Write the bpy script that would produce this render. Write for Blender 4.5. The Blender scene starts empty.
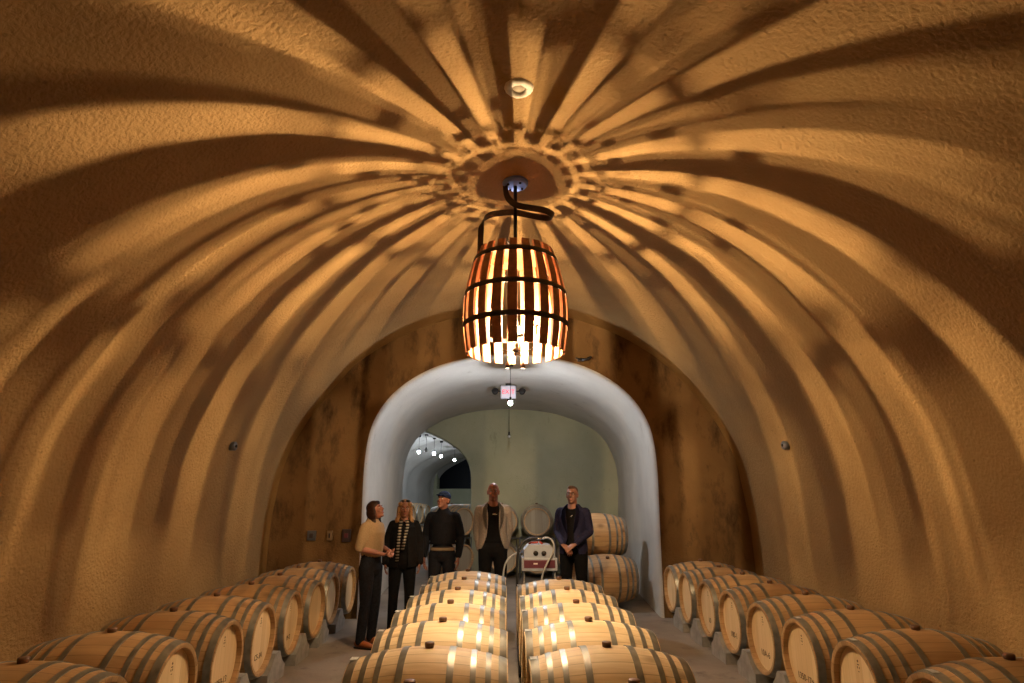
import bpy, bmesh, math, random
from mathutils import Vector, Matrix, noise, Euler
random.seed(7)
PI = math.pi
SC = bpy.context.scene
C = SC.collection

# ------------------------------------------------------------------ materials
def nt(name):
    m = bpy.data.materials.new(name); m.use_nodes = True
    t = m.node_tree; b = t.nodes['Principled BSDF']
    return m, t, b
def N(t, kind, **kw):
    n = t.nodes.new(kind)
    for k, v in kw.items():
        if k in n.inputs.keys(): n.inputs[k].default_value = v
        else: setattr(n, k, v)
    return n
def ramp(t, fac, stops):
    r = t.nodes.new('ShaderNodeValToRGB')
    while len(r.color_ramp.elements) < len(stops): r.color_ramp.elements.new(0.5)
    for e, (p, c) in zip(r.color_ramp.elements, stops):
        e.position = p; e.color = (c[0], c[1], c[2], 1)
    t.links.new(fac, r.inputs['Fac']); return r
def plain(name, col, rough=.6, metal=0., noise_amt=.12, scale=8., bump=0.):
    m, t, b = nt(name)
    tc = N(t, 'ShaderNodeTexCoord'); nz = N(t, 'ShaderNodeTexNoise', Scale=scale, Detail=4.)
    t.links.new(tc.outputs['Object'], nz.inputs['Vector'])
    lo = [c*(1-noise_amt) for c in col]; hi = [min(1, c*(1+noise_amt)) for c in col]
    r = ramp(t, nz.outputs['Fac'], [(.3, lo), (.7, hi)])
    t.links.new(r.outputs['Color'], b.inputs['Base Color'])
    b.inputs['Roughness'].default_value = rough; b.inputs['Metallic'].default_value = metal
    if bump:
        bp = N(t, 'ShaderNodeBump', Strength=bump, Distance=.004)
        t.links.new(nz.outputs['Fac'], bp.inputs['Height']); t.links.new(bp.outputs['Normal'], b.inputs['Normal'])
    return m
def cloth(*a, **k):
    m = plain(*a, **k); m.node_tree.nodes['Principled BSDF'].inputs['Specular IOR Level'].default_value = .12
    return m
def glow(name, col, s):
    m, t, b = nt(name)
    b.inputs['Base Color'].default_value = (*col, 1)
    b.inputs['Emission Color'].default_value = (*col, 1); b.inputs['Emission Strength'].default_value = s
    return m
def glass_thin():
    m, t, b = nt('clear bulb glass'); t.nodes.remove(b)
    out = t.nodes['Material Output']; tr = N(t, 'ShaderNodeBsdfTransparent'); gl = N(t, 'ShaderNodeBsdfGlossy', Roughness=.05)
    mx = N(t, 'ShaderNodeMixShader'); mx.inputs[0].default_value = .06
    t.links.new(tr.outputs[0], mx.inputs[1]); t.links.new(gl.outputs[0], mx.inputs[2]); t.links.new(mx.outputs[0], out.inputs['Surface'])
    return m
def plaster(name, c0, c1, rough_bump=.6, sc=1.0, stains=None, stain_col=(.05, .03, .02)):
    m, t, b = nt(name); L = t.links.new
    g = N(t, 'ShaderNodeNewGeometry')
    big = N(t, 'ShaderNodeTexNoise', Scale=.9, Detail=5., Roughness=.6)
    L(g.outputs['Position'], big.inputs['Vector'])
    r = ramp(t, big.outputs['Fac'], [(.32, c0), (.68, c1)])
    fine = N(t, 'ShaderNodeTexNoise', Scale=28.*sc, Detail=6., Roughness=.62, Distortion=.5)
    L(g.outputs['Position'], fine.inputs['Vector'])
    vor = N(t, 'ShaderNodeTexVoronoi', Scale=42.*sc); vor.feature = 'SMOOTH_F1'
    L(g.outputs['Position'], vor.inputs['Vector'])
    # small dark pits
    vp = N(t, 'ShaderNodeTexVoronoi', Scale=5.5*sc); L(g.outputs['Position'], vp.inputs['Vector'])
    pit = ramp(t, vp.outputs['Distance'], [(.035, (1, 1, 1)), (.075, (0, 0, 0))])
    mixp = N(t, 'ShaderNodeMix', data_type='RGBA'); 
    mulp = N(t, 'ShaderNodeMath', operation='MULTIPLY'); mulp.inputs[1].default_value = .45
    L(pit.outputs['Color'], mulp.inputs[0]); L(mulp.outputs[0], mixp.inputs['Factor'])
    L(r.outputs['Color'], mixp.inputs[6]); mixp.inputs[7].default_value = (c0[0]*.3, c0[1]*.3, c0[2]*.3, 1)
    out = mixp.outputs[2]
    if stains:
        mp = N(t, 'ShaderNodeMapping'); mp.inputs['Scale'].default_value = (1.8, 1.8, .75)
        L(g.outputs['Position'], mp.inputs['Vector'])
        st = N(t, 'ShaderNodeTexNoise', Scale=1.7, Detail=9., Roughness=.68); L(mp.outputs['Vector'], st.inputs['Vector'])
        sr = ramp(t, st.outputs['Fac'], [(stains, (0, 0, 0)), (stains+.17, (1, 1, 1))])
        sm = N(t, 'ShaderNodeMath', operation='MULTIPLY'); sm.inputs[1].default_value = .8
        L(sr.outputs['Color'], sm.inputs[0])
        mx = N(t, 'ShaderNodeMix', data_type='RGBA'); L(sm.outputs[0], mx.inputs['Factor'])
        L(out, mx.inputs[6]); mx.inputs[7].default_value = (*stain_col, 1); out = mx.outputs[2]
    L(out, b.inputs['Base Color']); b.inputs['Roughness'].default_value = .9
    b.inputs['Specular IOR Level'].default_value = .2
    add = N(t, 'ShaderNodeMath', operation='MULTIPLY_ADD'); add.inputs[1].default_value = .45
    L(vor.outputs['Distance'], add.inputs[0]); L(fine.outputs['Fac'], add.inputs[2])
    bp = N(t, 'ShaderNodeBump', Strength=rough_bump, Distance=.022); L(add.outputs[0], bp.inputs['Height'])
    L(bp.outputs['Normal'], b.inputs['Normal'])
    return m
def wood_barrel(name, a, bcol, dark):
    """staves run along local X round the axis; tone varies stave by stave"""
    m, t, b = nt(name); L = t.links.new
    tc = N(t, 'ShaderNodeTexCoord'); oi = N(t, 'ShaderNodeObjectInfo')
    sep = N(t, 'ShaderNodeSeparateXYZ'); L(tc.outputs['Object'], sep.inputs[0])
    at = N(t, 'ShaderNodeMath', operation='ARCTAN2'); L(sep.outputs['Y'], at.inputs[0]); L(sep.outputs['Z'], at.inputs[1])
    k = N(t, 'ShaderNodeMath', operation='MULTIPLY_ADD'); k.inputs[1].default_value = 30/(2*PI); k.inputs[2].default_value = 15.3
    L(at.outputs[0], k.inputs[0])
    fl = N(t, 'ShaderNodeMath', operation='FLOOR'); L(k.outputs[0], fl.inputs[0])
    fr = N(t, 'ShaderNodeMath', operation='FRACT'); L(k.outputs[0], fr.inputs[0])
    sd = N(t, 'ShaderNodeMath', operation='MULTIPLY_ADD'); sd.inputs[1].default_value = 57.; L(oi.outputs['Random'], sd.inputs[0]); L(fl.outputs[0], sd.inputs[2])
    wn = N(t, 'ShaderNodeTexWhiteNoise', noise_dimensions='1D'); L(sd.outputs[0], wn.inputs['W'])
    mp = N(t, 'ShaderNodeMapping'); mp.inputs['Scale'].default_value = (1.2, 14, 14); L(tc.outputs['Object'], mp.inputs['Vector'])
    vadd = N(t, 'ShaderNodeVectorMath', operation='ADD'); L(mp.outputs['Vector'], vadd.inputs[0])
    L(sd.outputs[0], vadd.inputs[1])
    gr = N(t, 'ShaderNodeTexNoise', Scale=3.2, Detail=6., Roughness=.6); L(vadd.outputs[0], gr.inputs['Vector'])
    mixf = N(t, 'ShaderNodeMath', operation='MULTIPLY_ADD'); mixf.inputs[1].default_value = .35; L(wn.outputs['Value'], mixf.inputs[0])
    mg = N(t, 'ShaderNodeMath', operation='MULTIPLY'); mg.inputs[1].default_value = .75; L(gr.outputs['Fac'], mg.inputs[0])
    L(mg.outputs[0], mixf.inputs[2])
    r = ramp(t, mixf.outputs[0], [(.25, bcol), (.75, a)])
    # knots and damp marks with shapes of their own
    kn = N(t, 'ShaderNodeTexNoise', Scale=4.5, Detail=2.); L(vadd.outputs[0], kn.inputs['Vector'])
    mp2 = N(t, 'ShaderNodeMapping'); mp2.inputs['Scale'].default_value = (5, 7, 7); L(tc.outputs['Object'], mp2.inputs['Vector'])
    va2 = N(t, 'ShaderNodeVectorMath', operation='ADD'); L(mp2.outputs['Vector'], va2.inputs[0]); L(sd.outputs[0], va2.inputs[1])
    kv = N(t, 'ShaderNodeTexVoronoi', Scale=.55); L(va2.outputs[0], kv.inputs['Vector'])
    kr = ramp(t, kv.outputs['Distance'], [(.06, (1, 1, 1)), (.2, (0, 0, 0))])
    km = N(t, 'ShaderNodeMath', operation='MULTIPLY'); km.inputs[1].default_value = .55; L(kr.outputs['Color'], km.inputs[0])
    mx = N(t, 'ShaderNodeMix', data_type='RGBA'); L(km.outputs[0], mx.inputs['Factor']); L(r.outputs['Color'], mx.inputs[6]); mx.inputs[7].default_value = (*dark, 1)
    # dark joint lines between staves
    pp = N(t, 'ShaderNodeMath', operation='PINGPONG'); pp.inputs[1].default_value = .5; L(fr.outputs[0], pp.inputs[0])
    jr = ramp(t, pp.outputs[0], [(.012, (1, 1, 1)), (.04, (0, 0, 0))])
    jm = N(t, 'ShaderNodeMath', operation='MULTIPLY'); jm.inputs[1].default_value = .6; L(jr.outputs['Color'], jm.inputs[0])
    m2 = N(t, 'ShaderNodeMix', data_type='RGBA'); L(jm.outputs[0], m2.inputs['Factor']); L(mx.outputs[2], m2.inputs[6]); m2.inputs[7].default_value = (*dark, 1)
    L(m2.outputs[2], b.inputs['Base Color'])
    b.inputs['Roughness'].default_value = .55; b.inputs['Specular IOR Level'].default_value = .35
    bp = N(t, 'ShaderNodeBump', Strength=.25, Distance=.003); L(gr.outputs['Fac'], bp.inputs['Height']); L(bp.outputs['Normal'], b.inputs['Normal'])
    return m
def wood_head(name, a, bcol, dark):
    m, t, b = nt(name); L = t.links.new
    tc = N(t, 'ShaderNodeTexCoord'); oi = N(t, 'ShaderNodeObjectInfo')
    sep = N(t, 'ShaderNodeSeparateXYZ'); L(tc.outputs['Object'], sep.inputs[0])
    k = N(t, 'ShaderNodeMath', operation='MULTIPLY_ADD'); k.inputs[1].default_value = 13.; k.inputs[2].default_value = 6.5; L(sep.outputs['Y'], k.inputs[0])
    fl = N(t, 'ShaderNodeMath', operation='FLOOR'); L(k.outputs[0], fl.inputs[0])
    fr = N(t, 'ShaderNodeMath', operation='FRACT'); L(k.outputs[0], fr.inputs[0])
    sd = N(t, 'ShaderNodeMath', operation='MULTIPLY_ADD'); sd.inputs[1].default_value = 91.; L(oi.outputs['Random'], sd.inputs[0]); L(fl.outputs[0], sd.inputs[2])
    wn = N(t, 'ShaderNodeTexWhiteNoise', noise_dimensions='1D'); L(sd.outputs[0], wn.inputs['W'])
    mp = N(t, 'ShaderNodeMapping'); mp.inputs['Scale'].default_value = (10, 22, 1.6); L(tc.outputs['Object'], mp.inputs['Vector'])
    va = N(t, 'ShaderNodeVectorMath', operation='ADD'); L(mp.outputs['Vector'], va.inputs[0]); L(sd.outputs[0], va.inputs[1])
    gr = N(t, 'ShaderNodeTexNoise', Scale=2.4, Detail=5.); L(va.outputs[0], gr.inputs['Vector'])
    f = N(t, 'ShaderNodeMath', operation='MULTIPLY_ADD'); f.inputs[1].default_value = .5; L(wn.outputs['Value'], f.inputs[0])
    g2 = N(t, 'ShaderNodeMath', operation='MULTIPLY'); g2.inputs[1].default_value = .6; L(gr.outputs['Fac'], g2.inputs[0]); L(g2.outputs[0], f.inputs[2])
    r = ramp(t, f.outputs[0], [(.2, bcol), (.8, a)])
    pp = N(t, 'ShaderNodeMath', operation='PINGPONG'); pp.inputs[1].default_value = .5; L(fr.outputs[0], pp.inputs[0])
    jr = ramp(t, pp.outputs[0], [(.01, (1, 1, 1)), (.03, (0, 0, 0))])
    jm = N(t, 'ShaderNodeMath', operation='MULTIPLY'); jm.inputs[1].default_value = .35; L(jr.outputs['Color'], jm.inputs[0])
    m2 = N(t, 'ShaderNodeMix', data_type='RGBA'); L(jm.outputs[0], m2.inputs['Factor']); L(r.outputs['Color'], m2.inputs[6]); m2.inputs[7].default_value = (*dark, 1)
    L(m2.outputs[2], b.inputs['Base Color']); b.inputs['Roughness'].default_value = .6
    return m
def stripes(name, a, bcol, freq, axis='Z'):
    m, t, b = nt(name); L = t.links.new
    tc = N(t, 'ShaderNodeTexCoord'); sep = N(t, 'ShaderNodeSeparateXYZ'); L(tc.outputs['Object'], sep.inputs[0])
    k = N(t, 'ShaderNodeMath', operation='MULTIPLY'); k.inputs[1].default_value = freq; L(sep.outputs[axis], k.inputs[0])
    fr = N(t, 'ShaderNodeMath', operation='FRACT'); L(k.outputs[0], fr.inputs[0])
    g = N(t, 'ShaderNodeMath', operation='GREATER_THAN'); g.inputs[1].default_value = .5; L(fr.outputs[0], g.inputs[0])
    mx = N(t, 'ShaderNodeMix', data_type='RGBA'); L(g.outputs[0], mx.inputs['Factor']); mx.inputs[6].default_value = (*a, 1); mx.inputs[7].default_value = (*bcol, 1)
    L(mx.outputs[2], b.inputs['Base Color']); b.inputs['Roughness'].default_value = .9
    return m

M = dict(
 tunnel=plaster('ochre shotcrete', (.285, .168, .064), (.375, .234, .094), .8),
 endwall=plaster('brown stained plaster', (.17, .098, .040), (.25, .15, .065), .4, 1.2, .50, (.035, .02, .012)),
 portal=plaster('pale grey plaster', (.50, .48, .44), (.62, .60, .55), .35, 1.3, .62, (.18, .14, .1)),
 backwall=plaster('olive grey plaster', (.40, .40, .26), (.50, .50, .34), .3, 1.3, .60, (.16, .15, .1)),
 floor=plaster('worn concrete floor', (.20, .165, .13), (.33, .28, .23), .15, .8, .56, (.10, .08, .065)),
 oak=wood_barrel('oak staves', (.80, .62, .37), (.60, .42, .22), (.24, .14, .07)),
 oakside=wood_barrel('brown oak staves', (.50, .32, .155), (.34, .20, .09), (.12, .065, .03)),
 oakdark=wood_barrel('older oak staves', (.58, .38, .19), (.38, .22, .10), (.13, .07, .035)),
 head=wood_head('oak barrel head', (.82, .62, .36), (.66, .46, .23), (.3, .17, .08)),
 headdark=wood_head('older oak barrel head', (.62, .42, .24), (.46, .28, .14), (.22, .12, .06)),
 headgrey=wood_head('pale grey barrel head', (.42, .36, .25), (.32, .26, .17), (.2, .17, .13)),
 hoop=plain('galvanised hoop', (.27, .27, .24), .40, .7, .25, 14),
 bung=plain('silicone bung', (.16, .08, .045), .5),
 ink=plain('stencil ink', (.10, .055, .03), .8),
 tag=plain('paper tag', (.85, .83, .78), .5),
 chock=plain('concrete cradle', (.30, .28, .25), .85, 0, .2, 12, .4),
 steel=plain('dull steel', (.30, .31, .33), .4, .8),
 black=plain('black metal', (.02, .018, .017), .5, .4),
 canopy=plain('blue enamel', (.16, .24, .62), .3, .4),
 lampwood=plain('dark red oak', (.36, .13, .05), .55, 0, .3, 20, .3),
 lampband=plain('rusty hoop steel', (.045, .03, .022), .6, .5),
 sleeve=plain('ivory candle sleeve', (.75, .66, .5), .5),
 bulb=glow('warm bulb', (1., .70, .39), 48000.), bulbmain=glow('warm main bulb', (1., .70, .39), 68000.), bulblow=glow('warm lower bulb', (1., .74, .45), 125000.), glass=glass_thin(),
 cool=glow('cool bulb', (.90, .92, .98), 2700.),
 coolfar=glow('cool far bulb', (.78, .88, 1.), 500.),
 offglass=plain('unlit glass', (.55, .55, .55), .2),
 vent=plain('cream plaster ring', (.72, .66, .55), .8, 0, .15, 30, .5),
 ventin=plain('beige socket', (.45, .38, .27), .7),
 exitw=glow('exit face', (.45, .40, .46), .35),
 exitr=glow('exit letters', (.9, .02, .06), .7),
 grey=plain('grey plastic', (.09, .095, .11), .5),
 beige=plain('beige plastic', (.24, .165, .09), .5),
 dkplate=plain('dark plate', (.05, .035, .04), .4),
 white=plain('white enamel', (.40, .44, .52), .35, 0, .05),
 maroon=plain('maroon panel', (.13, .03, .05), .4),
 hose=plain('milky hose', (.42, .43, .44), .4, 0, .05),
 hoseblack=plain('black rubber hose', (.02, .02, .022), .5),
 chrome=plain('chrome', (.8, .8, .8), .15, 1., .02),
 red=plain('red rubber', (.4, .05, .03), .5),
 skin=plain('skin', (.28, .13, .085), .5, 0, .06, 20),
 skinred=plain('ruddy skin', (.31, .13, .085), .5, 0, .06, 20),
 lip=plain('lips', (.38, .12, .1), .45),
 eye=plain('eye white', (.7, .68, .65), .25, 0, .02), iris=plain('iris', (.05, .03, .02), .2),
 hairdk=cloth('dark brown hair', (.022, .010, .007), .45, 0, .4, 60, .8),
 hairbl=cloth('blonde hair', (.30, .17, .08), .45, 0, .3, 60, .8),
 hairgr=cloth('grey hair', (.35, .32, .3), .6, 0, .3, 60, .8),
 hairbr=cloth('short brown hair', (.09, .05, .03), .6, 0, .3, 60, .8),
 tan=cloth('tan knit', (.36, .25, .14), .9, 0, .12, 70, .6),
 denim=cloth('dark denim', (.012, .013, .018), .85, 0, .3, 40, .3),
 blackcl=cloth('black cloth', (.006, .006, .007), .85, 0, .3, 30, .2),
 navyk=cloth('black navy knit', (.008, .009, .013), .9, 0, .3, 50, .4),
 khaki=cloth('khaki shirt hem', (.25, .19, .12), .9),
 capm=cloth('navy cap', (.02, .035, .09), .8, 0, .2, 50, .3),
 lapelgrey=cloth('light grey jacket', (.30, .26, .23), .85, 0, .15, 60, .4),
 blazer=cloth('navy blazer', (.022, .022, .055), .8, 0, .2, 50, .3),
 stripe=stripes('striped scarf', (.62, .58, .5), (.03, .03, .03), 26.),
 shoe=plain('brown leather', (.30, .085, .02), .4), shoebk=plain('black leather', (.015, .013, .012), .4),
 paleshoe=plain('pale canvas', (.4, .33, .25), .8),
)

# ------------------------------------------------------------------ helpers
def link(o): C.objects.link(o); return o
def obj(name, bm, mat, parent=None, smooth=True, loc=None, rot=None):
    me = bpy.data.meshes.new(name)
    bmesh.ops.recalc_face_normals(bm, faces=bm.faces)
    bm.to_mesh(me); bm.free()
    if smooth: me.shade_smooth()
    mats = mat if isinstance(mat, (list, tuple)) else [mat]
    for m in mats: me.materials.append(m)
    o = link(bpy.data.objects.new(name, me))
    if parent: o.parent = parent
    if loc: o.location = loc
    if rot: o.rotation_euler = rot
    return o
def sharp(o, ang=35):
    me = o.data
    bm = bmesh.new(); bm.from_mesh(me)
    for e in bm.edges:
        if len(e.link_faces) == 2 and e.calc_face_angle(0) > math.radians(ang): e.smooth = False
    bm.to_mesh(me); bm.free(); return o
def tag(o, label=None, cat=None, group=None, kind=None):
    if label: o['label'] = label
    if cat: o['category'] = cat
    if group: o['group'] = group
    if kind: o['kind'] = kind
    return o
def empty(name, loc=(0, 0, 0), rz=0., **kw):
    o = link(bpy.data.objects.new(name, None)); o.location = loc; o.rotation_euler = (0, 0, rz); o.empty_display_size = .1
    return tag(o, **kw)
def box(bm, c, s, rot=None, bevel=0.):
    mat = Matrix.Translation(c) @ (rot.to_matrix().to_4x4() if rot else Matrix.Identity(4)) @ Matrix.Diagonal((*s, 1))
    r = bmesh.ops.create_cube(bm, size=1, matrix=mat)
    if bevel:
        es = list({e for v in r['verts'] for e in v.link_edges})
        bmesh.ops.bevel(bm, geom=es, offset=bevel, segments=2, affect='EDGES', profile=.6)
def frames(pts):
    pts = [Vector(p) for p in pts]; out = []; up = None
    for i, p in enumerate(pts):
        a = pts[max(0, i-1)]; b = pts[min(len(pts)-1, i+1)]
        tg = (b-a).normalized()
        if up is None:
            up = Vector((1, 0, 0)) if abs(tg.x) < .9 else Vector((0, 1, 0))
        x = (up - tg*up.dot(tg)).normalized(); y = tg.cross(x); up = x
        out.append((p, x, y, tg))
    return out
def tube(bm, pts, r, seg=10, cap=True, ref=None):
    """swept tube; r is a number, a list, or a list of (rx, ry)"""
    fr = frames(pts); rings = []
    for i, (p, x, y, tg) in enumerate(fr):
        rr = r[i] if isinstance(r, (list, tuple)) else r
        rx, ry = rr if isinstance(rr, (list, tuple)) else (rr, rr)
        if ref is not None:
            rv = Vector(ref); x = (rv - tg*rv.dot(tg)).normalized(); y = tg.cross(x)
        rings.append([bm.verts.new(p + x*rx*math.cos(2*PI*k/seg) + y*ry*math.sin(2*PI*k/seg)) for k in range(seg)])
    for a, b in zip(rings, rings[1:]):
        for k in range(seg): bm.faces.new((a[k], a[(k+1) % seg], b[(k+1) % seg], b[k]))
    if cap: bm.faces.new(rings[0][::-1]); bm.faces.new(rings[-1])
def limb(bm, pts, r, seg=14, ref=None):
    """tube with rounded ends, for bodies and cloth"""
    P = [Vector(p) for p in pts]; R = [(q if isinstance(q, (list, tuple)) else (q, q)) for q in r]
    t0 = (P[0]-P[1]).normalized(); t1 = (P[-1]-P[-2]).normalized()
    m0 = min(R[0]); m1 = min(R[-1])
    P2 = [P[0]+t0*m0*.75, P[0]+t0*m0*.5] + P + [P[-1]+t1*m1*.5, P[-1]+t1*m1*.75]
    R2 = [(R[0][0]*.35, R[0][1]*.35), (R[0][0]*.8, R[0][1]*.8)] + R + [(R[-1][0]*.8, R[-1][1]*.8), (R[-1][0]*.35, R[-1][1]*.35)]
    tube(bm, P2, R2, seg, True, ref)
def blob(bm, c, s, rot=None, sub=2):
    mat = Matrix.Translation(c) @ (rot.to_matrix().to_4x4() if rot else Matrix.Identity(4)) @ Matrix.Diagonal((*s, 1))
    bmesh.ops.create_icosphere(bm, subdivisions=sub, radius=1, matrix=mat)
def lathe(bm, prof, seg=48, axis='X', closed=False):
    """profile of (along axis, radius); closed joins last to first"""
    rings = []
    for a, r in prof:
        ring = []
        for k in range(seg):
            c, s = math.cos(2*PI*k/seg)*r, math.sin(2*PI*k/seg)*r
            ring.append(bm.verts.new((a, s, c) if axis == 'X' else (c, s, a)))
        rings.append(ring)
    pairs = list(zip(rings, rings[1:])) + ([(rings[-1], rings[0])] if closed else [])
    for a, b in pairs:
        for k in range(seg): bm.faces.new((a[k], a[(k+1) % seg], b[(k+1) % seg], b[k]))
    return rings
def disc_cyl(bm, prof, seg=32, axis='Z'):
    rings = lathe(bm, prof, seg, axis)
    bm.faces.new(rings[0][::-1]); bm.faces.new(rings[-1])
def remesh(bm, name, mat, vox, parent, smooth_it=4, decimate=None):
    me = bpy.data.meshes.new(name); bmesh.ops.recalc_face_normals(bm, faces=bm.faces); bm.to_mesh(me); bm.free()
    o = bpy.data.objects.new(name, me); C.objects.link(o)
    r = o.modifiers.new('r', 'REMESH'); r.mode = 'VOXEL'; r.voxel_size = vox
    if smooth_it:
        s = o.modifiers.new('s', 'SMOOTH'); s.factor = .5; s.iterations = smooth_it
    dg = bpy.context.evaluated_depsgraph_get()
    me2 = bpy.data.meshes.new_from_object(o.evaluated_get(dg)); me2.name = name
    o.modifiers.clear(); o.data = me2; bpy.data.meshes.remove(me)
    me2.shade_smooth(); me2.materials.clear(); me2.materials.append(mat)
    o.parent = parent
    return o
def copy_tree(o, parent=None):
    c = o.copy(); C.objects.link(c); c.parent = parent
    for ch in o.children: copy_tree(ch, c)
    return c
def text_mesh(name, s, size, mat, parent, loc, rot, extr=.0006):
    cu = bpy.data.curves.new(name, 'FONT'); cu.body = s; cu.size = size; cu.extrude = extr
    cu.align_x = 'CENTER'; cu.align_y = 'CENTER'; cu.materials.append(mat)
    o = bpy.data.objects.new(name, cu); C.objects.link(o)
    dg = bpy.context.evaluated_depsgraph_get()
    me = bpy.data.meshes.new_from_object(o.evaluated_get(dg)); me.name = name
    bpy.data.objects.remove(o)
    q = link(bpy.data.objects.new(name, me)); q.parent = parent; q.location = loc; q.rotation_euler = rot
    if not me.materials: me.materials.append(mat)
    return q

# ------------------------------------------------------------------ setting
XC = .13                                  # centre line of the big vault
Y0, Y1 = -4.6, 8.8
PROF = [(0, 3.37), (.7, 3.37), (1.3, 3.36), (1.82, 3.30), (2.07, 3.25), (2.39, 3.12), (2.78, 2.92), (3.07, 2.70), (3.47, 2.36), (3.65, 2.14), (3.85, 1.86), (4.01, 1.57), (4.15, 1.22), (4.25, .86), (4.31, .45), (4.33, 0)]
def resample(pts, n):
    d = [0]
    for a, b in zip(pts, pts[1:]): d.append(d[-1]+math.hypot(a[0]-b[0], a[1]-b[1]))
    out = []
    for i in range(n+1):
        s = d[-1]*i/n; k = 0
        while k < len(d)-2 and d[k+1] < s: k += 1
        u = (s-d[k])/max(1e-9, d[k+1]-d[k])
        out.append((pts[k][0]*(1-u)+pts[k+1][0]*u, pts[k][1]*(1-u)+pts[k+1][1]*u))
    return out
def smooth_poly(p, it=3):
    for _ in range(it):
        p = [p[0]] + [((a[0]+2*b[0]+c[0])/4, (a[1]+2*b[1]+c[1])/4) for a, b, c in zip(p, p[1:], p[2:])] + [p[-1]]
    return p
half = resample([(w, z) for z, w in PROF], 70)
full = smooth_poly([(XC-w, z) for w, z in half] + [(XC+w, z) for w, z in half[::-1][1:]], 6)   # left foot over the top to right foot
def rough(p, amp=.018):
    return p + Vector((noise.noise(p*1.3), 0, noise.noise(p*1.3+Vector((9, 3, 1)))))*amp + Vector((noise.noise(p*4), 0, noise.noise(p*4+Vector((5, 5, 5)))))*amp*.35
def sheet(name, prof, ys, mat, label_kind='structure', amp=.018, edge_flat=True):
    bm = bmesh.new(); g = []
    for y in ys:
        row = []
        for x, z in prof:
            p = Vector((x, y, z))
            row.append(bm.verts.new(rough(p, amp) if z > .02 else p))
        g.append(row)
    for a, b in zip(g, g[1:]):
        for k in range(len(prof)-1): bm.faces.new((a[k], a[k+1], b[k+1], b[k]))
    o = obj(name, bm, mat); o['kind'] = label_kind; return o
ys = [Y0+(Y1-Y0)*i/130 for i in range(131)]
iL = min(i for i, p in enumerate(full) if p[1] > 1.9); iR = max(i for i, p in enumerate(full) if p[1] > 1.9)
sheet('wall_left', full[:iL+1], ys, M['tunnel'])
sheet('ceiling', full[iL:iR+1], ys, M['tunnel'])
sheet('wall_right', full[iR:], ys, M['tunnel'])

bm = bmesh.new()
fx = [-6+.5*i for i in range(25)]; fy = [Y0-.3+.5*i for i in range(64)]
gv = [[bm.verts.new((x, y, 0)) for x in fx] for y in fy]
for a, b in zip(gv, gv[1:]):
    for k in range(len(fx)-1): bm.faces.new((a[k], a[k+1], b[k+1], b[k]))
obj('floor', bm, M['floor'])['kind'] = 'structure'

def arch_interp(outer, inner, mat, name, y):
    """flat wall between an outer outline and an inner outline, both from left foot to right foot"""
    bm = bmesh.new(); n = 90
    A = resample(outer, n); B = resample(inner, n); rows = []
    for j in range(9):
        u = j/8
        rows.append([bm.verts.new((a[0]*(1-u)+b[0]*u, y+.008*noise.noise(Vector((a[0]*3, b[1]*3, j)))*(0 < j < 8), a[1]*(1-u)+b[1]*u)) for a, b in zip(A, B)])
    for a, b in zip(rows, rows[1:]):
        for k in range(n): bm.faces.new((a[k], a[k+1], b[k+1], b[k]))
    o = obj(name, bm, mat); o['kind'] = 'structure'; return o
def mirror_arch(cx, half): return [(cx-w, z) for w, z in half] + [(cx+w, z) for w, z in half[::-1][1:]]
PC = .115
ph = [(2.08, 0), (2.09, 1), (2.11, 2.0), (2.07, 2.53), (1.96, 2.78), (1.82, 3.0), (1.65, 3.17), (1.44, 3.32), (1.2, 3.45), (.9, 3.56), (.5, 3.64), (0, 3.68)]
portal = smooth_poly(resample(mirror_arch(PC, ph), 90), 4)
outer = [(p[0], p[1]) for p in mirror_arch(XC, [(w+.12, z+(.1 if z > 3.9 else 0)) for w, z in half])]
arch_interp(outer, portal, M['endwall'], 'wall_end', Y1-.01)
# passage behind the portal: rounded front edge, straight sides, reaching the far wall
def scaled(prof, cx, e): return [(cx+(x-cx)*(1+e/2.08) if z > -1 else x, z*(1+e/3.68) if z > .02 else 0) for x, z in prof]
bh = [(2.40, 0), (2.41, 1.1), (2.42, 1.9), (2.40, 2.3), (2.33, 2.62), (2.2, 2.85), (2.0, 3.05), (1.75, 3.22), (1.4, 3.38), (1.0, 3.5), (.5, 3.56), (0, 3.58)]
pback = smooth_poly(resample(mirror_arch(.17, bh), 90), 4)
bm = bmesh.new(); rows = []
for k in range(5):
    a = PI/2*k/4; e = .10*(1-math.sin(a))-.10; yy = Y1-.012+.10*(1-math.cos(a))
    rows.append((scaled(portal, PC, e+.10-.06), yy) if False else (scaled(portal, PC, -.04*math.sin(a)), yy))
for k in range(1, 41):
    u = k/40; A = rows[4][0]
    rows.append(([(a[0]*(1-u)+b[0]*u, a[1]*(1-u)+b[1]*u) for a, b in zip(A, pback)], Y1+.09+(13.9-Y1-.09)*u))
g = []
for pr, y in rows:
    g.append([bm.verts.new(rough(Vector((x, y, z)), .03) if (z > .02 and y > Y1+.1) else Vector((x, y, z))) for x, z in pr])
for a, b in zip(g, g[1:]):
    for k in range(90): bm.faces.new((a[k], a[k+1], b[k+1], b[k]))
obj('wall_passage', bm, M['portal'])['kind'] = 'structure'
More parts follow.
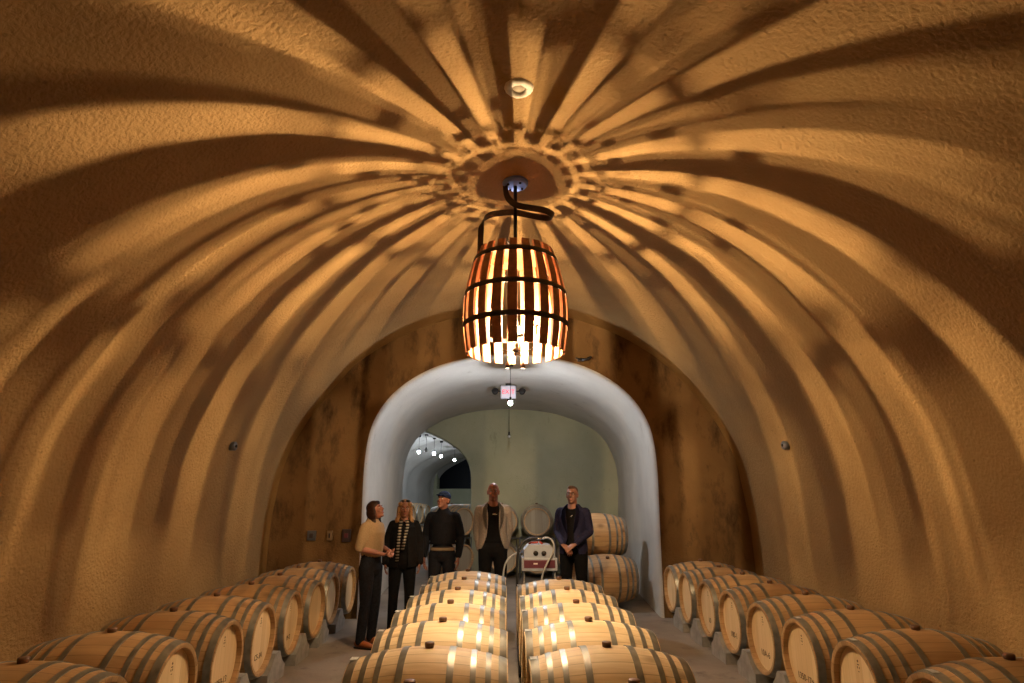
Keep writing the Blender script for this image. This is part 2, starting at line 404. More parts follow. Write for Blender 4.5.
# far wall with the mouth of the side tunnel
SX = -2.75
sh = [(2.04, 0), (2.04, 1.4), (2.04, 2.2), (1.96, 2.44), (1.82, 2.62), (1.6, 2.77), (1.37, 2.91), (1.1, 3.03), (.7, 3.18), (.35, 3.27), (0, 3.3)]
side = smooth_poly(resample(mirror_arch(SX, sh), 60), 2)
bm = bmesh.new()
mouth = [v for v in side]
n = len(mouth)
top = [(-5.2 + (3.1+5.2)*i/(n-1), 4.0) for i in range(n)]
outl = resample([(-5.2, 0), (-5.2, 4.0), (-.4, 4.0), (-.4, 0)], n-1)
va = [bm.verts.new((x, 13.9, z)) for x, z in outl]; vb = [bm.verts.new((x, 13.9, z)) for x, z in mouth]
vb2 = [bm.verts.new((x-.02*(1 if x > SX else -1), 14.02, z-.02 if z > .1 else z)) for x, z in mouth]
for k in range(n-1):
    bm.faces.new((va[k], va[k+1], vb[k+1], vb[k])); bm.faces.new((vb[k], vb[k+1], vb2[k+1], vb2[k]))
q = [bm.verts.new(p) for p in [(-.4, 13.9, 0), (3.1, 13.9, 0), (3.1, 13.9, 4.0), (-.4, 13.9, 4.0)]]; bm.faces.new(q)
obj('wall_far', bm, M['backwall'], smooth=False)['kind'] = 'structure'
# side tunnel running away beyond the far wall
az = math.radians(11); bm = bmesh.new(); g = []
sp = smooth_poly(resample(mirror_arch(0, [(w*.99, z*.99 if z else 0) for w, z in sh]), 60), 2)
for i in range(46):
    s = 13.0*i/45
    bulge = 1.0 + (.045 if (i % 9) in (0, 1) else 0)
    row = []
    for x, z in sp:
        px = SX + s*math.sin(az) + x*bulge; py = 14.0 + s*math.cos(az)
        p = Vector((px, py, z*(bulge if z > .1 else 1))); row.append(bm.verts.new(rough(p, .03) if z > .05 and i else p))
    g.append(row)
for a, b in zip(g, g[1:]):
    for k in range(60): bm.faces.new((a[k], a[k+1], b[k+1], b[k]))
obj('wall_side_tunnel', bm, M['portal'])['kind'] = 'structure'
# its end wall: pale masonry below, dark arched opening above
ex, ey = SX+10.4*math.sin(az), 14+10.4*math.cos(az)
bm = bmesh.new()
wi = [(-2.2, 0), (-2.2, 3.6), (2.2, 3.6), (2.2, 0)]
ho = [(-1.95, 1.95), (-1.95, 2.2), (-1.95, 2.6), (-1.8, 2.9), (-1.4, 3.1), (-.7, 3.2), (.1, 3.2), (.6, 3.1), (.82, 2.85), (.85, 2.5), (.85, 1.95)]
ho = resample([(x+.05, z) for x, z in ho], 40); wo = resample([(-2.2, 1.95), (-2.2, 3.6), (2.2, 3.6), (2.2, 1.95)], 40)
A = [bm.verts.new((x, 0, z)) for x, z in wo]; B = [bm.verts.new((x, 0, z)) for x, z in ho]; D = [bm.verts.new((x, .35, z)) for x, z in ho]
for k in range(40):
    bm.faces.new((A[k], A[k+1], B[k+1], B[k])); bm.faces.new((B[k], B[k+1], D[k+1], D[k]))
bm.faces.new((B[0], B[-1], D[-1], D[0]))
bm.faces.new([bm.verts.new(p) for p in [(-2.2, 0, 0), (2.2, 0, 0), (2.2, 0, 1.95), (-2.2, 0, 1.95)]])
o = obj('wall_side_tunnel_end', bm, M['backwall'], smooth=False); o.location = (ex, ey, 0); o.rotation_euler = (0, 0, -az); o['kind'] = 'structure'
bm = bmesh.new(); bm.faces.new([bm.verts.new(p) for p in [(-2, .36, 1.8), (2.1, .36, 1.8), (2.1, .36, 3.4), (-2, .36, 3.4)]])
bmesh.ops.solidify(bm, geom=bm.faces[:], thickness=.04)
o = obj('opening_darkness_1', bm, plain('painted darkness', (.006, .008, .016), .3), smooth=False); o.location = (ex, ey, 0); o.rotation_euler = (0, 0, -az); o['kind'] = 'structure'  # near-black sheet standing in for the darkness inside the opening
# near end of the vault, behind the camera
bm = bmesh.new(); pts = [bm.verts.new((x, Y0, z)) for x, z in outer]; bm.faces.new(pts)
obj('wall_near', bm, M['endwall'], smooth=False)['kind'] = 'structure'

# ------------------------------------------------------------------ oak barrels
RB, RE, LH = .345, .274, .437
def prof_r(x): return RE + (RB-RE)*(1-(abs(x)/LH)**2.0)
def build_barrel(oak, headm, seg=56):
    """empty at the underside; axis along local X, bung on top"""
    root = empty('wine_barrel')
    ZC = RB
    bm = bmesh.new()
    prof = [(-LH+.045, RE-.03), (-LH+.003, RE-.026), (-LH, RE-.02)]
    for i in range(21):
        x = -LH + 2*LH*i/20; prof.append((x, prof_r(x)))
    prof += [(LH, RE-.02), (LH-.003, RE-.026), (LH-.045, RE-.03)]
    lathe(bm, prof, seg)
    sharp(obj('staves', bm, oak, root, loc=(0, 0, ZC)), 50)
    for s in (-1, 1):
        bm = bmesh.new()
        disc_cyl(bm, [(s*(LH-.040), RE-.028), (s*(LH-.060), RE-.028)] if s > 0 else [(s*(LH-.060), RE-.028), (s*(LH-.040), RE-.028)], seg, 'X')
        h = sharp(obj('barrel_head', bm, headm, root, loc=(0, 0, ZC)))
    for off, w in ((.028, .044), (.105, .030), (.185, .030), (.305, .036)):
        for s in (-1, 1):
            xs = [LH-off-w/2+w*j/3 for j in range(4)]
            p = [(s*x, prof_r(x)+.0045) for x in xs]
            p = [(p[0][0], prof_r(xs[0])-.002)] + p + [(p[-1][0], prof_r(xs[-1])-.002)]
            bm = bmesh.new(); lathe(bm, p, seg)
            # rivet pair where the hoop laps
            aa = .35+off*5
            for da in (-.05, .05):
                x = s*(LH-off); r = prof_r(x)+.006
                blob(bm, (x, math.sin(aa+da)*r, math.cos(aa+da)*r), (.006, .006, .004), sub=1)
            sharp(obj('hoop', bm, M['hoop'], root, loc=(0, 0, ZC)), 40)
    bm = bmesh.new(); disc_cyl(bm, [(RB-.005, .024), (RB+.015, .027), (RB+.022, .027), (RB+.026, .023)], 20, 'Z')
    obj('bung', bm, M['bung'], root, loc=(0, 0, ZC))
    return root
proto = build_barrel(M['oak'], M['head'])
proto_old = build_barrel(M['oakdark'], M['headdark'])
proto_grey = build_barrel(M['oakdark'], M['headgrey'])
proto_side = build_barrel(M['oakside'], M['head'])
used = set()
def barrel(src, loc, rz, label, group, rx=0., marks=None, tagx=None, scale=1.):
    o = src if src.name not in used else copy_tree(src)
    used.add(src.name)
    for k in ('label', 'category', 'group'):
        if k in o: del o[k]
    o.location = loc; o.rotation_euler = (0, 0, rz); o.scale = (scale,)*3
    tag(o, label, 'barrel', group)
    if rx:   # roll round its own axis: turn the parts
        for ch in o.children: ch.rotation_euler.x = rx
    if marks:
        for s, z, y, size, txt in marks:
            heads = [c for c in o.children if c.name.startswith('barrel_head')]
            hd = heads[1] if s > 0 else heads[0]
            text_mesh('stencil_mark', txt, size, M['ink'], hd, (s*(LH-.039), y, z), (PI/2, 0, s*PI/2))
        bm = bmesh.new()                            # small branded emblem near the top of the head
        s = marks[0][0]
        for (yy, zz, sy, sz) in ((0, .165, .012, .012), (0, .145, .02, .006), (-.01, .128, .006, .012), (.01, .128, .006, .012), (0, .105, .014, .004)):
            box(bm, (s*(LH-.0395), yy, zz), (.001, sy, sz), Euler((PI/4 if zz == .165 else 0, 0, 0)))
        obj('branded_emblem', bm, M['ink'], hd, smooth=False)
    if tagx is not None:
        bm = bmesh.new(); s = tagx
        x0 = s*(LH-.028); r = prof_r(x0)+.009
        n = 4; a0, a1 = (-.11, .11)
        vs = [[bm.verts.new((x0+dx, math.sin(a0+(a1-a0)*i/n)*r, math.cos(a0+(a1-a0)*i/n)*r)) for dx in (-.024, .022)] for i in range(n+1)]
        for a, b in zip(vs, vs[1:]): bm.faces.new((a[0], a[1], b[1], b[0]))
        bmesh.ops.solidify(bm, geom=bm.faces[:], thickness=.0012)
        obj('paper_tag', bm, M['tag'], o, smooth=False, loc=(0, 0, RB))
    return o
Z0 = .07
ords = ['nearest', 'second nearest', 'third nearest', 'fourth nearest', 'fifth nearest', 'sixth nearest', 'seventh nearest', 'farthest']
PB = random.Random(3)
cyL = [2.95+.73*i for i in range(7)]; cyR = [2.95+.73*i for i in range(6)]
for i, y in enumerate(cyL):
    w = 'farthest' if i == 6 else ords[i]
    barrel(proto, (-.405+PB.uniform(-.008, .008), y, Z0), PB.uniform(-.012, .012), f'blond oak barrel lying crosswise in the left centre row, {w} to the camera' if i < 6 else 'blond oak barrel at the far end of the left centre row', 'barrels in the two centre rows', tagx=-1 if i else None)
for i, y in enumerate(cyR):
    barrel(proto, (.583+PB.uniform(-.008, .008), y, Z0), PB.uniform(-.012, .012), f'blond oak barrel lying crosswise in the right centre row, {ords[i]} to the camera' if i < 5 else 'blond oak barrel at the far end of the right centre row, before the white machine', 'barrels in the two centre rows', tagx=-1 if i else None)
sy = [3.38+.722*i for i in range(8)]
markL = {1: None, 2: '1050-13', 3: 'C5-3A', 4: 'M-2'}
markR = {2: '1350-17+', 3: '10A-6', 4: '180-1', 5: '10'}
for i, y in enumerate(sy):
    w = ['nearest', 'second', 'third', 'fourth', 'fifth', 'sixth', 'seventh', 'farthest'][i]
    tailL = f'{w} to the camera' if i == 0 else ('farthest from the camera' if i == 7 else f'{w} from the front')
    src = proto_side
    mk = [(1, -.13, 0, .062, markL[i])] if markL.get(i) else ([(1, -.13, 0, .02, '-')] if i in (1,) else None)
    barrel(src, (-2.437+PB.uniform(-.02, .02), y, Z0), PB.uniform(-.02, .02), f'oak barrel in the row along the left wall, {tailL}', 'barrels along the left wall', marks=mk)
for i, y in enumerate(sy):
    w = ['nearest', 'second', 'third', 'fourth', 'fifth', 'sixth', 'seventh', 'farthest'][i]
    tailR = f'{w} to the camera' if i == 0 else ('farthest from the camera' if i == 7 else f'{w} from the front')
    src = proto_side
    mk = [(-1, -.12, 0, .062 if i == 2 else .07, markR[i])] if i in markR else ([(-1, .0, 0, .02, '-')] if i == 1 else None)
    barrel(src, (2.617+PB.uniform(-.02, .02), y, Z0), PB.uniform(-.02, .02), f'oak barrel in the row along the right wall, {tailR}', 'barrels along the right wall', marks=mk, tagx=-1)
# stacked at the right side just inside the white archway
barrel(proto_old, (1.52, 9.5, Z0), .12, 'lower front barrel of the stack inside the archway by its right side', 'barrels stacked at the right of the archway', rx=.5)
barrel(proto_old, (1.50, 10.26, Z0), .12, 'lower rear barrel of the stack inside the archway by its right side', 'barrels stacked at the right of the archway', rx=1.2)
barrel(proto_old, (1.46, 9.88, Z0+.585), .12, 'upper barrel of the stack inside the archway beside the man in navy', 'barrels stacked at the right of the archway', rx=-.6)
# against the far wall, heads to the camera, two high
bx = [-1.10, -.03, .72, 1.46]
bw = ['leftmost', 'second from the left', 'third from the left', 'rightmost']
for i, x in enumerate(bx):
    rz = PI/2 + (.75, .12, -.05, -.12)[i]
    barrel(proto_grey, (x, 13.30, .04), rz, f'grey headed barrel at the far wall, {bw[i]} of the lower four', 'barrels stacked at the far wall')
    barrel(proto_grey, (x, 13.30, .765), rz, f'grey headed barrel at the far wall, {bw[i]} of the upper four', 'barrels stacked at the far wall', marks=[(-1, .02, 0, .05, '-')] if 0 else None)
# side tunnel rows
lows = []
side_axis = Vector((math.sin(az), math.cos(az), 0)); side_n = Vector((math.cos(az), -math.sin(az), 0))
for r, off in enumerate((-1.45, -.45, 1.25)):
    for i in range(8):
        for lv in range(2 if r != 1 else 1):
            p = Vector((SX, 14.0, 0)) + side_axis*(1.0+.95*i if False else 1.3+.76*i) + side_n*off
            row = ('along its left wall', 'down its middle', 'along its right wall')[r]
            nm = ('nearest', 'second', 'third', 'fourth', 'fifth', 'sixth', 'seventh', 'farthest')[i]
            lab = f'{"upper" if lv else "lower"} tier grey barrel in the side tunnel {row}, {nm}' if r != 1 else f'grey oak barrel in the side tunnel {row}, {nm} of eight'
            barrel(proto_grey, (p.x, p.y, .742 if lv else .05), -az, lab, 'barrels in the side tunnel', rx=.6)

# cradle blocks between neighbouring barrels
def cradle_mesh(length, pitch):
    bm = bmesh.new(); h = pitch/2; r = .351; zc = Z0+RB
    arc = []
    for z in (.10, .13, .16, .2, .24): arc.append((h-math.sqrt(max(0, r*r-(zc-z)**2)), z))
    pts = [(-arc[0][0]-.0, 0.0), ] + [(-a, z) for a, z in arc] + [(a, z) for a, z in arc[::-1]] + [(arc[0][0], 0.0)]
    f = [bm.verts.new((-length/2, y, z)) for y, z in pts]; b = [bm.verts.new((length/2, y, z)) for y, z in pts]
    bm.faces.new(f); bm.faces.new(b[::-1])
    for k in range(len(pts)): bm.faces.new((f[k], f[(k+1) % len(pts)], b[(k+1) % len(pts)], b[k]))
    bmesh.ops.bevel(bm, geom=[e for e in bm.edges if e.calc_length() > length*.9], offset=.006, segments=1)
    return bm
def cradles(x, ysq, length, pitch, where, group):
    first = None
    for i, y in enumerate(ysq):
        if first is None:
            o = obj('barrel_cradle', cradle_mesh(length, pitch), M['chock'], smooth=False); first = o
        else:
            o = first.copy(); C.objects.link(o)
        o.location = (x, y+pitch/2, 0)
        w = ['nearest to the camera', 'second from the front', 'third from the front', 'fourth from the front', 'fifth from the front', 'sixth from the front', 'seventh from the front'][i]
        tag(o, f'grey cradle block wedged between barrels {where}, {w}', 'barrel cradle', group)
cradles(-2.37, sy[:-1], .74, .722, 'along the left wall', 'cradles along the left wall')
cradles(2.55, sy[:-1], .74, .722, 'along the right wall', 'cradles along the right wall')
cradles(-.405, cyL[:-1], .66, .73, 'in the left centre row', 'cradles of the centre rows')
cradles(.583, cyR[:-1], .66, .73, 'in the right centre row', 'cradles of the centre rows')
# steel racks between the tiers
def rack(loc, rz, label):
    root = empty('barrel_rack', loc, rz, label=label, cat='barrel rack', group='steel racks under stacked barrels')
    for y in (-.25, .25):
        bm = bmesh.new(); tube(bm, [(-.36, y, .772), (.36, y, .772)], .012, 8); obj('rail', bm, M['steel'], root)
        for x in (-.36, .36):
            bm = bmesh.new(); tube(bm, [(x, y, .0), (x, y, .772)], .011, 8); obj('post', bm, M['steel'], root)
for i, x in enumerate(bx):
    rz = (.75, .12, -.05, -.12)[i]
    rack((x, 13.30, 0), rz, f'steel rack between the {bw[i]} pair of barrels at the far wall')

# ------------------------------------------------------------------ barrel chandelier
LX, LY, LZ = .10, 4.86, 4.31
lamp = empty('barrel_chandelier', (LX, LY, 2.73), label='hanging chandelier made from an open slatted barrel with candle bulbs inside', cat='chandelier')
ZB, ZT = 0., .90
def lr(z):      # stave radius by height above the lower rim
    return [(.0, .400), (.15, .424), (.3, .433), (.45, .427), (.6, .405), (.75, .368), (.9, .315)]
def lrad(z):
    t = lr(0)
    for (a, ra), (b, rb) in zip(t, t[1:]):
        if z <= b: return ra+(rb-ra)*(z-a)/(b-a)
    return t[-1][1]
def lsm(z): return (lrad(max(0, z-.05))+lrad(z)+lrad(min(.9, z+.05)))/3
NS = 21
for k in range(NS):
    a = 2*PI*(k+.5)/NS + PB.uniform(-.012, .012); bm = bmesh.new(); rows = []
    wv = PB.uniform(.92, 1.1) * (1.08 if math.sin(a) < -.45 else 1)
    for i in range(13):
        z = ZB + PB.uniform(-.0, .0) + (ZT-ZB)*i/12; r = lsm(z); hw = (.036*(r/.42))*wv
        c, s = math.cos(a), math.sin(a)
        rows.append([bm.verts.new((c*rr - s*w, s*rr + c*w, z)) for rr, w in ((r-.012, -hw), (r-.012, hw), (r+.010, hw), (r+.010, -hw))])
    for p, q in zip(rows, rows[1:]):
        for j in range(4): bm.faces.new((p[j], p[(j+1) % 4], q[(j+1) % 4], q[j]))
    bm.faces.new(rows[0]); bm.faces.new(rows[-1][::-1])
    sharp(obj('stave', bm, M['lampwood'], lamp))
for z, w in ((.805, .045), (.50, .043), (.225, .043)):
    bm = bmesh.new(); p = []
    for j in range(4):
        zz = z-w/2+w*j/3; p.append((zz, lsm(zz)+.0125))
    lathe(bm, p + [(zz, r+.005) for zz, r in p[::-1]], 72, 'Z', True)
    obj('hoop', bm, M['lampband'], lamp)
bm = bmesh.new(); disc_cyl(bm, [(.845, .258), (.865, .258)], 48, 'Z'); sharp(obj('lid', bm, M['lampwood'], lamp))
bm = bmesh.new(); 
for k in range(3):
    a = 2*PI*k/3+.3; tube(bm, [(0, 0, .875), (math.cos(a)*.33, math.sin(a)*.33, .875)], .008, 6)
obj('crossbar', bm, M['black'], lamp)
zc_ = LZ-2.73
bm = bmesh.new(); tube(bm, [(0, 0, .24), (0, 0, zc_-.03)], .016, 12); tube(bm, [(0, 0, .0), (0, 0, .26)], .004, 8); obj('rod', bm, M['black'], lamp)
bm = bmesh.new(); disc_cyl(bm, [(zc_-.035, .03), (zc_-.03, .10), (zc_-.012, .115), (zc_+.03, .115)], 32, 'Z')
cn = sharp(obj('canopy', bm, M['canopy'], lamp))
bm = bmesh.new()
for a in (0.6, 2.2, 3.7, 5.3): blob(bm, (math.cos(a)*.075, math.sin(a)*.075, zc_-.036), (.012, .012, .01))
obj('screw', bm, M['black'], cn)
# curled hoop strap above the barrel
def ribbon(bm, pts, w, th):
    P = [Vector(p) for p in pts]
    for _ in range(3):
        Q = [P[0]]
        for a, b in zip(P, P[1:]): Q += [a*.75+b*.25, a*.25+b*.75]
        Q.append(P[-1]); P = Q
    rows = []
    for i, p in enumerate(P):
        tg = (P[min(i+1, len(P)-1)]-P[max(0, i-1)]).normalized()
        up = Vector((.55, -.35, 1)); wd = (up - tg*up.dot(tg)).normalized() if abs(tg.dot(up.normalized())) < .97 else Vector((0, 1, 0))
        nn = tg.cross(wd)
        rows.append([bm.verts.new(p+wd*w*a+nn*th*b) for a, b in ((-.5, -.5), (.5, -.5), (.5, .5), (-.5, .5))])
    for a, b in zip(rows, rows[1:]):
        for j in range(4): bm.faces.new((a[j], a[(j+1) % 4], b[(j+1) % 4], b[j]))
    bm.faces.new(rows[0]); bm.faces.new(rows[-1][::-1])
bm = bmesh.new()
ribbon(bm, [(-.09, 0, zc_-.01), (-.085, -.02, zc_-.11), (-.06, -.05, zc_-.19), (0, -.06, zc_-.25), (.12, -.05, zc_-.27), (.26, -.02, zc_-.27), (.36, .08, zc_-.28), (.32, .22, zc_-.24), (.15, .2, zc_-.22), (0, .05, zc_-.26), (-.12, -.05, zc_-.32), (-.22, -.12, zc_-.37), (-.29, -.16, zc_-.45), (-.30, -.14, zc_-.60), (-.30, -.13, zc_-.76)], .055, .004)
sharp(obj('curled_strap', bm, M['lampband'], lamp), 50)
# candelabra inside
bm = bmesh.new(); blob(bm, (0, 0, .03), (.03, .03, .022)); tube(bm, [(0, 0, .05), (0, 0, .0), (0, 0, -.02)], [.012, .014, .004], 10)
obj('hub', bm, M['black'], lamp)
def clear_bulb(parent, x, y, z, fmat, up=1, r=.013, h=.05, fl=.014):
    """clear glass bulb with a small glowing filament"""
    bm = bmesh.new()
    pr = [(0, .006), (h*.2, r*.8), (h*.45, r), (h*.7, r*.75), (h*.92, r*.3)]
    disc_cyl(bm, [(z+up*a_, b_) for a_, b_ in (pr if up > 0 else pr[::-1])], 14, 'Z')
    n0 = len(bm.faces)
    zc0 = z+up*h*.45
    disc_cyl(bm, [(zc0-fl, .0025), (zc0-fl*.7, .0042), (zc0+fl*.7, .0042), (zc0+fl, .0025)], 8, 'Z')
    bm.faces.ensure_lookup_table()
    for f_ in bm.faces[n0:]: f_.material_index = 1
    bmesh.ops.translate(bm, vec=(x, y, 0), verts=bm.verts)
    return obj('bulb', bm, [M['glass'], fmat], parent)
BULBS = [(math.radians(a), r, z) for a, r, z in ((-27, .185, .26), (93, .17, .26), (210, .20, .26))]
for a, r, z in BULBS:
    c, s = math.cos(a), math.sin(a)
    bm = bmesh.new(); tube(bm, [(c*.02, s*.02, .03), (c*r*.35, s*r*.35, .012), (c*r*.75, s*r*.75, .016), (c*r*.96, s*r*.96, .045), (c*r, s*r, z-.115)], .0045, 8)
    arm = obj('arm', bm, M['black'], lamp)
    bm = bmesh.new(); disc_cyl(bm, [(z-.12, .011), (z-.114, .013), (z-.046, .0115), (z-.040, .030), (z-.036, .030), (z-.034, .0105), (z-.03, .0105)], 16, 'Z')  # wide flange below the bulb is added to block its downward light
    bmesh.ops.translate(bm, vec=(c*r, s*r, 0), verts=bm.verts); obj('candle', bm, M['sleeve'], arm)
    clear_bulb(arm, c*r, s*r, z-.03, M['bulb'])
bm = bmesh.new(); tube(bm, [(.03, 0, .02), (.03, 0, .16)], .010, 10); arm = obj('candle', bm, M['sleeve'], lamp)
bm = bmesh.new(); lathe(bm, [(.150, .008), (.157, .040), (.163, .052), (.161, .052), (.154, .040), (.147, .008)], 28, 'Z', True); bmesh.ops.translate(bm, vec=(.03, 0, 0), verts=bm.verts); obj('bulb_baffle', bm, M['black'], arm)  # dish added to keep the main bulb's light off the lower walls
clear_bulb(arm, .03, 0, .16, M['bulbmain'], 1, .022, .085, .031)
for x in (-.068, .062):                       # two small bulbs slung under the hub
    bm = bmesh.new(); tube(bm, [(0, 0, .0), (x*.7, 0, -.015), (x, 0, -.04), (x, 0, -.075)], .004, 8); arm = obj('arm', bm, M['black'], lamp)
    bm = bmesh.new(); lathe(bm, [(-.074, .004), (-.080, .014), (-.125, .0215), (-.125, .020), (-.082, .012), (-.076, .003)], 20, 'Z', True); bmesh.ops.translate(bm, vec=(x, 0, 0), verts=bm.verts); obj('beam_cup', bm, M['black'], arm)  # cup added to narrow this bulb's light into a downward cone
    clear_bulb(arm, x, 0, -.075, M['bulblow'], -1)

# ------------------------------------------------------------------ small fittings
v = empty('ceiling_outlet', (.10, 3.58, 4.325), label='round cream outlet ring with a recessed centre in the vault above the chandelier', cat='ceiling outlet')
bm = bmesh.new(); lathe(bm, [(-.012, .098), (-.026, .085), (-.026, .052), (.03, .046), (.03, .102), (-.005, .102)], 40, 'Z', True)
for vv in bm.verts: vv.co += Vector((noise.noise(vv.co*40)*.006, noise.noise(vv.co*40+Vector((3, 3, 3)))*.006, 0))
obj('rim', bm, M['vent'], v)
bm = bmesh.new(); disc_cyl(bm, [(-.018, .03), (-.004, .046), (.03, .046)], 32, 'Z'); obj('socket', bm, M['ventin'], v)
for (loc, rz, lab) in (((-3.045, 6.92, 2.14), PI/2, 'small round dark conduit plug on the left vault wall'), ((3.30, 7.08, 2.17), -PI/2, 'small round dark conduit plug on the right vault wall')):
    t_ = empty('conduit_plug', loc, 0, label=lab, cat='conduit plug', group='conduit plugs in the vault walls')
    s = 1 if loc[0] < 0 else -1
    bm = bmesh.new(); disc_cyl(bm, [(-.05*s, .05), (.012*s, .05), (.018*s, .044)] if s > 0 else [(.05, .05), (-.012, .05), (-.018, .044)], 24, 'X'); obj('plate', bm, M['grey'], t_)
    bm = bmesh.new(); disc_cyl(bm, [(.015*s, .018), (.03*s, .016)], 12, 'X'); obj('nozzle', bm, M['black'], t_)
for x, m, lab, nm in ((-2.65, 'grey', 'square grey socket cover on the brown end wall, leftmost of three', 'socket_cover'), (-2.40, 'beige', 'beige switch plate on the brown end wall, middle of three', 'switch_plate'), (-2.17, 'dkplate', 'dark rounded control plate on the brown end wall, nearest the archway', 'control_plate')):
    t_ = empty(nm, (x, Y1-.02, 1.07), label=lab, cat='wall plate')
    bm = bmesh.new(); box(bm, (0, -.012, 0), (.12 if m != 'beige' else .075, .03, .13 if m != 'dkplate' else .17), None, .006); obj('plate', bm, M[m], t_)
    bm = bmesh.new(); box(bm, (0, -.032, 0), (.05 if m != 'beige' else .02, .012, .06), None, .003); obj('insert', bm, M['dkplate' if m != 'dkplate' else 'maroon'], t_)
t_ = empty('wall_bracket', (1.16, Y1-.02, 3.58), label='small black fixture on the brown wall just above the archway', cat='wall bracket')
bm = bmesh.new(); box(bm, (0, -.02, 0), (.10, .05, .05), None, .01); obj('mount', bm, M['black'], t_)
bm = bmesh.new(); tube(bm, [(0, -.03, 0), (.07, -.09, -.01), (.15, -.13, .02)], [.014, .02, .02], 10); tube(bm, [(0, -.03, 0), (-.08, -.07, .015)], .012, 8); obj('bracket_arm', bm, M['black'], t_)

def pendant(loc, ztop, mat, label, group=None, r=.03, name='pendant_bulb'):
    t_ = empty(name, loc, label=label, cat='pendant light', group=group)
    h = ztop-loc[2]
    bm = bmesh.new(); tube(bm, [(0, 0, .07), (0, 0, h)], .004, 6); obj('cord', bm, M['black'], t_)
    bm = bmesh.new(); disc_cyl(bm, [(.028, .013), (.04, .018), (.09, .016), (.10, .006)], 14, 'Z'); obj('socket', bm, M['black'], t_)
    bm = bmesh.new(); disc_cyl(bm, [(-r, r*.2), (-r*.8, r*.65), (-r*.2, r), (r*.4, r*.85), (r*1.0, r*.4)], 16, 'Z'); obj('bulb', bm, mat, t_)
    bm = bmesh.new(); lathe(bm, [(r*1.15, r*.4), (r*1.0, r*1.45), (r*.94, r*1.45), (r*1.08, r*.4)], 20, 'Z', True); obj('uplight_baffle', bm, M['black'], t_)  # added disc, keeps the bulb's light off the ceiling right above
    bm = bmesh.new(); disc_cyl(bm, [(h-.02, .045), (h+.04, .05)], 16, 'Z'); obj('ceiling_cup', bm, M['black'], t_)
    return t_
pendant((.11, 9.25, 3.00), 3.60, M['cool'], 'glaring cool white pendant bulb hanging in the archway below the exit sign', r=.032)
pendant((.12, 12.4, 2.80), 3.54, M['offglass'], 'unlit pendant bulb hanging deeper in the passage behind the lit one', r=.03)
for (x, y, z), mt, w in (((-2.3, 16.63, 2.8), 'coolfar', 'nearest lit'), ((-2.06, 16.27, 2.8), 'offglass', 'unlit, second'), ((-1.95, 17.2, 2.8), 'coolfar', 'third'), ((-1.86, 18.3, 2.8), 'coolfar', 'fourth'), ((-1.60, 20.1, 2.8), 'coolfar', 'farthest lit')):
    pendant((x, y, z), 3.22, M[mt], f'bare pendant bulb in the side tunnel, {w} of the line of five', 'pendant bulbs in the side tunnel', r=.04)
t_ = empty('exit_sign', (.09, 10.8, 3.44), label='lit exit sign with red letters hanging from the passage ceiling', cat='exit sign')
bm = bmesh.new(); box(bm, (0, 0, 0), (.28, .05, .24), None, .008); obj('housing', bm, M['white'], t_)
bm = bmesh.new(); box(bm, (0, -.028, 0), (.25, .006, .21), None, .002); fc = obj('face', bm, M['exitw'], t_, smooth=False)
text_mesh('exit_letters', 'EXIT', .115, M['exitr'], fc, (0, -.033, -.0), (PI/2, 0, 0), .001)
bm = bmesh.new(); tube(bm, [(-.3, 0, .02), (.3, 0, .02)], .012, 8); box(bm, (0, 0, .13), (.1, .04, .06), None, .005); obj('support_bar', bm, M['black'], t_)
for x in (-.24, .25):
    bm = bmesh.new(); disc_cyl(bm, [(-.02, .05), (.04, .065), (.05, .05)], 20, 'Z'); bmesh.ops.rotate(bm, cent=(0, 0, 0), matrix=Matrix.Rotation(1.1, 3, 'X'), verts=bm.verts); bmesh.ops.translate(bm, vec=(x, -.02, .0), verts=bm.verts)
    obj('emergency_lamp', bm, M['black'], t_)

# white machine on its trolley behind the centre rows
mc = empty('steam_washer', (.45, 7.95, 0), label='white machine with two round ports and maroon panel on a trolley with hoses', cat='machine')
bm = bmesh.new()
pts = [(-.19, .86), (-.19, .95), (-.135, 1.01), (.135, 1.01), (.19, .95), (.19, .86)]
f = [bm.verts.new((x, -.16, z)) for x, z in pts]; b = [bm.verts.new((x, .16, z)) for x, z in pts]
bm.faces.new(f); bm.faces.new(b[::-1])
for k in range(6): bm.faces.new((f[k], f[(k+1) % 6], b[(k+1) % 6], b[k]))
bmesh.ops.bevel(bm, geom=bm.edges[:], offset=.008, segments=2); obj('housing', bm, M['white'], mc, smooth=False)
bm = bmesh.new(); box(bm, (0, -.0, .785), (.44, .34, .15), None, .01); fr_ = obj('lower_case', bm, M['white'], mc, smooth=False)
bm = bmesh.new(); box(bm, (0, -.172, .79), (.38, .01, .09), None, .002); pn = obj('panel', bm, M['maroon'], fr_, smooth=False)
bm = bmesh.new(); box(bm, (-.05, -.179, .795), (.05, .003, .018), None, .001); obj('badge', bm, M['tag'], fr_, smooth=False)
for x in (-.045, .055):
    bm = bmesh.new(); disc_cyl(bm, [(0, .03), (.012, .03), (.02, .024)], 20, 'Z'); bmesh.ops.rotate(bm, cent=(0, 0, 0), matrix=Matrix.Rotation(PI/2, 3, 'X'), verts=bm.verts); bmesh.ops.translate(bm, vec=(x, -.16, .915), verts=bm.verts)
    obj('gauge', bm, M['black'], mc)
bm = bmesh.new(); tube(bm, [(-.12, 0, 1.01), (-.1, 0, 1.03), (.02, 0, 1.035), (.05, 0, 1.01)], .014, 8); obj('red_grip', bm, M['red'], mc)
